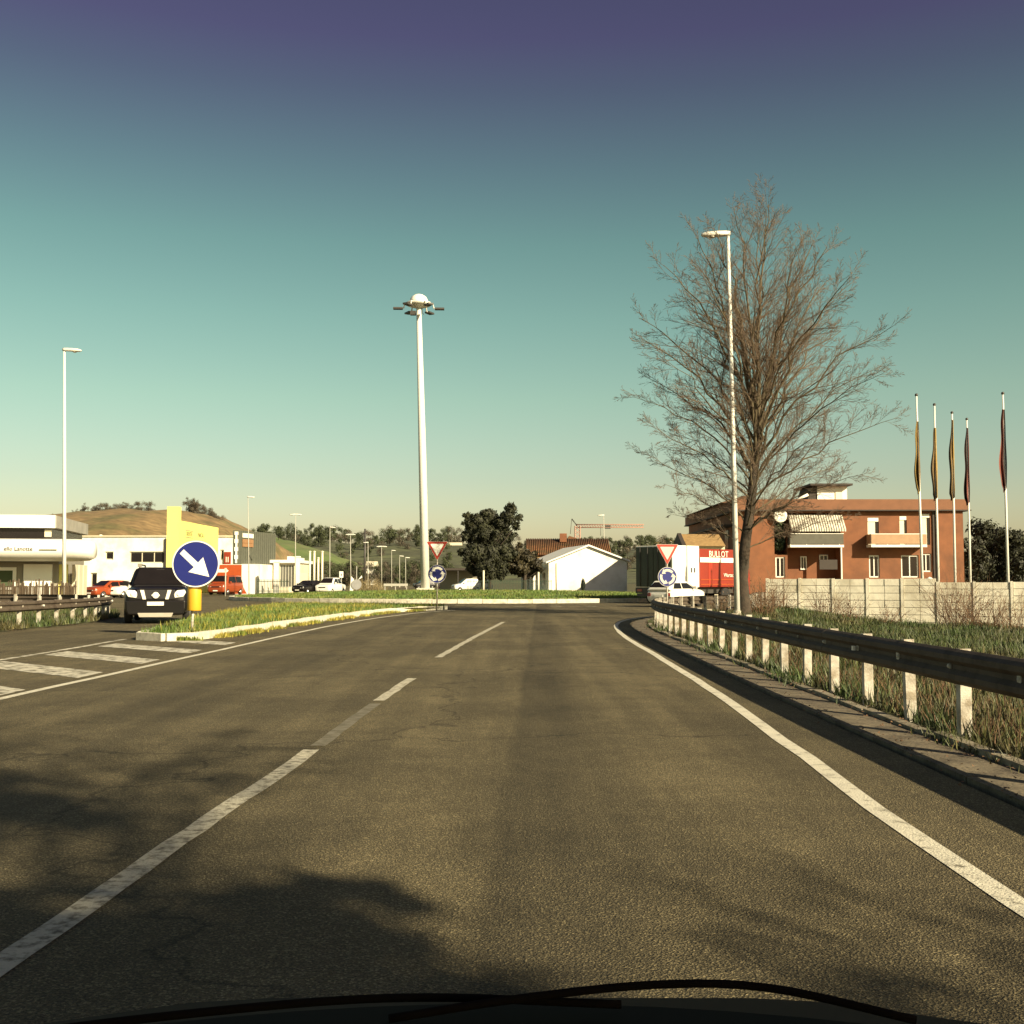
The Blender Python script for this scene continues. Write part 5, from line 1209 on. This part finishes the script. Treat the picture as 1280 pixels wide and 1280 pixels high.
# --- block wall right
WA, WBp = Vector((12.9, 57, 0)), Vector((28, 50.6, 0)); wd_ = WBp - WA
wall = thing('block_wall', 'pale concrete panel wall on the right below the flagpoles', 'wall', WA, math.atan2(wd_.y, wd_.x)); x = 0; k = 0; pw = 1.62
while x < wd_.length:
    base_z = -.95; top_z = 1.50 - (.16 if x > 6.5 else 0) + .015 * math.sin(k * 2); n = 7; ch = (top_z - base_z) / n
    MB().span((x, -.09, base_z), (x + .12, .09, top_z + .03)).build('wall_post', 'block_panel', wall)
    for c in range(n):
        for h2 in range(2):
            q = MB(); a = x + .125 + h2 * (pw - .13) / 2; j = random.uniform(-.012, .012)
            q.span((a + .010, -.05 + j, base_z + c * ch + .018), (a + (pw - .13) / 2 - .010, .05 + j, base_z + (c + 1) * ch - .006)); q.build('panel', 'block_panel', wall)
    MB().span((x + .12, -.03, base_z), (x + pw, .03, top_z - .03)).build('joint_core', 'gutter', wall)
    x += pw; k += 1
# --- flagpoles
for i, (px, tx, ty, Y, f0, f1, m1, m2, wd) in enumerate([(1152, 1145.5, 495, 58, 527, 613, 'flag_brown', 'flag_yellow', 8), (1172, 1168, 507, 60.8, 535, 622, 'flag_yellow', 'flag_brown', 9), (1193, 1190, 517, 63.9, 525, 622, 'flag_yellow', 'flag_brown', 8), (1212, 1208.5, 525, 66.4, 535, 628, 'flag_red', 'flag_dark', 8), (1259, 1253.5, 493, 57.3, 512, 611, 'flag_dark', 'flag_red', 10)]):
    b = P(px, 722, Y); t = P(tx, ty, Y); base = Vector((b.x + (px - tx) * Y / FPX * .2, Y, -.7)); s = Y / FPX
    lbs = ['flagpole with brown and yellow flag, leftmost of the row', 'flagpole with mostly yellow flag, second of the row from the left', 'flagpole with yellow brown flag, third of the row from the left', 'flagpole with limp red flag, fourth from the left', 'flagpole with dark red flag standing apart at the right', 'rightmost flagpole with dark flag at the picture edge']
    fp = thing('flagpole', lbs[i], 'flagpole', base, 0, 'flagpoles behind the block wall'); tp = t - base
    MB().tube([(0, 0, -.1), tp], [.085, .045], 8).build('pole', 'pole_paint', fp); MB().lathe([(0, -.02), (.07, 0), (.09, .06), (.06, .12), (0, .14)], tp, 10).build('finial', 'dark_metal', fp)
    # limp cloth: gathered folds hanging against the pole
    rnd = random.Random(i); N, Mv = 18, 22; vs = []
    for r in range(Mv + 1):
        u = r / Mv; py = f0 + (f1 - f0) * u; c = P(tx + (px - tx) * (py - ty) / (726 - ty), py, Y) - base
        spread = wd * s * (1 + .18 * math.sin(u * 11 + i * 1.7)) * (.18 + .82 * math.sin(math.pi * min(1, u * .62 + .06)) ** .9) * (1 if u < .93 else .75)
        for k in range(N + 1):
            v = k / N; fold = (math.sin(v * 12 + u * 2.2 + i) + .5 * math.sin(v * 7 - u * 5 + i * 2)) * .085 * (.4 + u)
            vs.append((c.x + .03 - spread * (.85 * v - .12) + fold * .35, c.y - .07 + fold, c.z + .10 * v * math.sin(u * 3) - .25 * v * u))
    for mm, lo_, hi_, nm in ((m1, 0, 9, 'flag_cloth'), (m2, 9, N, 'flag_cloth')):
        q = MB(); q.smooth = True; w3 = hi_ - lo_ + 1
        q.add([vs[r * (N + 1) + k] for r in range(Mv + 1) for k in range(lo_, hi_ + 1)], [(r * w3 + k, r * w3 + k + 1, (r + 1) * w3 + k + 1, (r + 1) * w3 + k) for r in range(Mv) for k in range(w3 - 1)]); q.build(nm, mm, fp, recalc=False)
# white and blue bin behind the wall
p = P(1162, 722, 56); r_ = thing('waste_bag', 'white and blue bag piled just behind the block wall', 'bag', (p.x, 56, 0)); 
mb = MB(); leaf = mb.lathe([(0, 0), (.35, .02), (.42, .5), (.36, 1.15), (.2, 1.5), (0, 1.6)], (0, 0, 0), 12); mb.build('bag', 'panel_white', r_); MB().lathe([(.43, .95), (.44, .97), (.39, 1.22), (.37, 1.2)], (0, 0, 0), 12).build('band', 'bin_blue', r_)

# --- tower crane far off
KD = 330; s = KD / FPX; c0 = P(722, 726, KD); kr = thing('tower_crane', 'far tower crane with long jib above the tiled roof', 'crane', (c0.x, KD, 0)); zj = P(722, 657.5, KD).z
def lattice(mb, a, b, w2, n, r):
    a, b = Vector(a), Vector(b); d = (b - a); up = Vector((0, 0, 1)) if abs(d.normalized().z) < .8 else Vector((1, 0, 0)); sd = d.cross(up).normalized(); up = sd.cross(d).normalized()
    cs_ = [up * w2 / 2 + sd * w2 / 2, up * w2 / 2 - sd * w2 / 2, -up * w2 / 2 - sd * w2 / 2, -up * w2 / 2 + sd * w2 / 2]
    for c in cs_: mb.tube([a + c, b + c], r, 4)
    for k in range(n):
        for i in range(4): mb.tube([a + d * (k / n) + cs_[i], a + d * ((k + 1) / n) + cs_[(i + 1) % 4]], r * .7, 3, False)
mb = MB(); lattice(mb, (0, 0, 0), (0, 0, zj), 1.5, 14, .13); mb.build('mast', 'crane_red', kr); mb = MB(); lattice(mb, (-.5, 0, zj), (83 * s, 0, zj), .9, 26, .11); mb.build('jib', 'crane_red', kr)
mb = MB(); mb.tube([(0, 0, zj), (-7 * s, 0, zj + 9 * s)], .16, 5); mb.tube([(-7 * s, 0, zj + 9 * s), (-9 * s, 0, zj - 10 * s)], .07, 4); mb.build('back_stay', 'dark_metal', kr)
MB().box((38 * s, 0, zj - .3), (1.6, 1, 1)).build('trolley', 'dark_metal', kr); MB().tube([(29 * s, 0, zj), (29 * s, 0, zj - 12 * s)], .06, 4).build('hoist_cable', 'dark_metal', kr)

# ------------------------------------------------------------------ the viewer's own car: bonnet, cowl, wipers, roof behind the view
ow = thing('viewer_car', 'dark dashboard edge and wipers of the car the view is taken from', 'car', (0, -1.2, 0))
def ws(v): return [(x, y + 1.2, z) for x, y, z in v]
secs = []
for y, hw, zt in ((-3.0, .74, .95), (-2.6, .80, 1.0), (.55, .80, 1.0), (.9, .78, 1.0), (1.3, .76, .90), (1.8, .72, .74), (2.15, .64, .62), (2.25, .55, .52)):
    secs.append(ws([(-hw * .8, y, .28), (-hw, y, .45), (-hw, y, zt - .12), (-hw * .7, y, zt), (hw * .7, y, zt), (hw, y, zt - .12), (hw, y, .45), (hw * .8, y, .28)]))
mb = MB(); mb.smooth = True; mb.loft(secs).build('body', 'dash_black', ow)
mb = MB(); top_ = []
N = 24
for k in range(N + 1):
    x = -.72 + 1.44 * k / N; y = .98 - .22 * (x / .72) ** 2; z = 1.040 - .02 * (x / .72) ** 2
    top_.append([(x, y, z), (x, y - .30, z - .015), (x, y - .5, z - .10), (x, y + .04, z - .10)])
mb.smooth = True; mb.loft([ws(t) for t in top_]).build('dashboard', 'dash_black', ow)
mb = MB(); mb.tube(ws(catmull([(-.10, .93, 1.046), (0, .95, 1.054), (.12, .97, 1.059), (.22, .97, 1.056), (.34, .93, 1.042)], .02)), .0036, 6); mb.build('wiper_arm', 'dash_black', ow)
mb = MB(); mb.tube(ws(catmull([(-.46, .89, 1.038), (-.3, .93, 1.046), (-.1, .965, 1.050), (.1, .96, 1.046)], .02)), .0036, 6); mb.build('wiper_blade', 'dash_black', ow)
MB().tube(ws([(-.10, .70, 1.056), (-.02, .705, 1.052), (.05, .705, 1.049)]), [.0008, .0014, .0008], 5).build('glint_strip', 'glint_silver', ow)  # silver strip modelled in place of reflections along the wiper and bonnet edges
MB().span((-.62, -1.2 + 1.2 - 1.6, 1.56), (.62, .05 + 1.2, 1.62)).build('roof', 'dash_black', ow)
for sx2 in (-1, 1):
    MB().tube(ws([(sx2 * .74, .95, 1.0), (sx2 * .64, .0, 1.58)]), .035, 6).build('pillar', 'dash_black', ow); MB().tube(ws([(sx2 * .78, -.9, .9), (sx2 * .62, -.9, 1.58)]), .04, 6).build('pillar', 'dash_black', ow); MB().tube(ws([(sx2 * .76, -2.7, .95), (sx2 * .6, -2.6, 1.58)]), .05, 6).build('pillar', 'dash_black', ow)
    for y in (1.55, -2.2): wheel(ow, sx2 * .68, y + 1.2, .3, .2)

# look-alikes in small groups are told apart by their place in the row
ORD = ['leftmost', 'second from the left', 'third from the left', 'fourth from the left', 'fifth from the left', 'sixth from the left', 'seventh from the left', 'eighth from the left', 'rightmost']
for g_, ph in (('evergreens right of the brick building', 'dark evergreen right of the brick building'), ('trees between mast and pine', 'dark tree between mast and pine'), ('houses of the distant town', 'pale house of the hill town above the lorry'), ('bare bushes above the canopy building', 'small bare bush above the canopy building')):
    mem = sorted([o for o in COL.objects if o.get('group') == g_], key=lambda o: o.location.x / o.location.y)
    for i, o in enumerate(mem): o['label'] = ph + ', ' + (ORD[-1] if i == len(mem) - 1 else ORD[i])
sc.render.engine = 'CYCLES'
try:
    sc.cycles.use_denoising = True; sc.cycles.max_bounces = 6
except Exception: pass
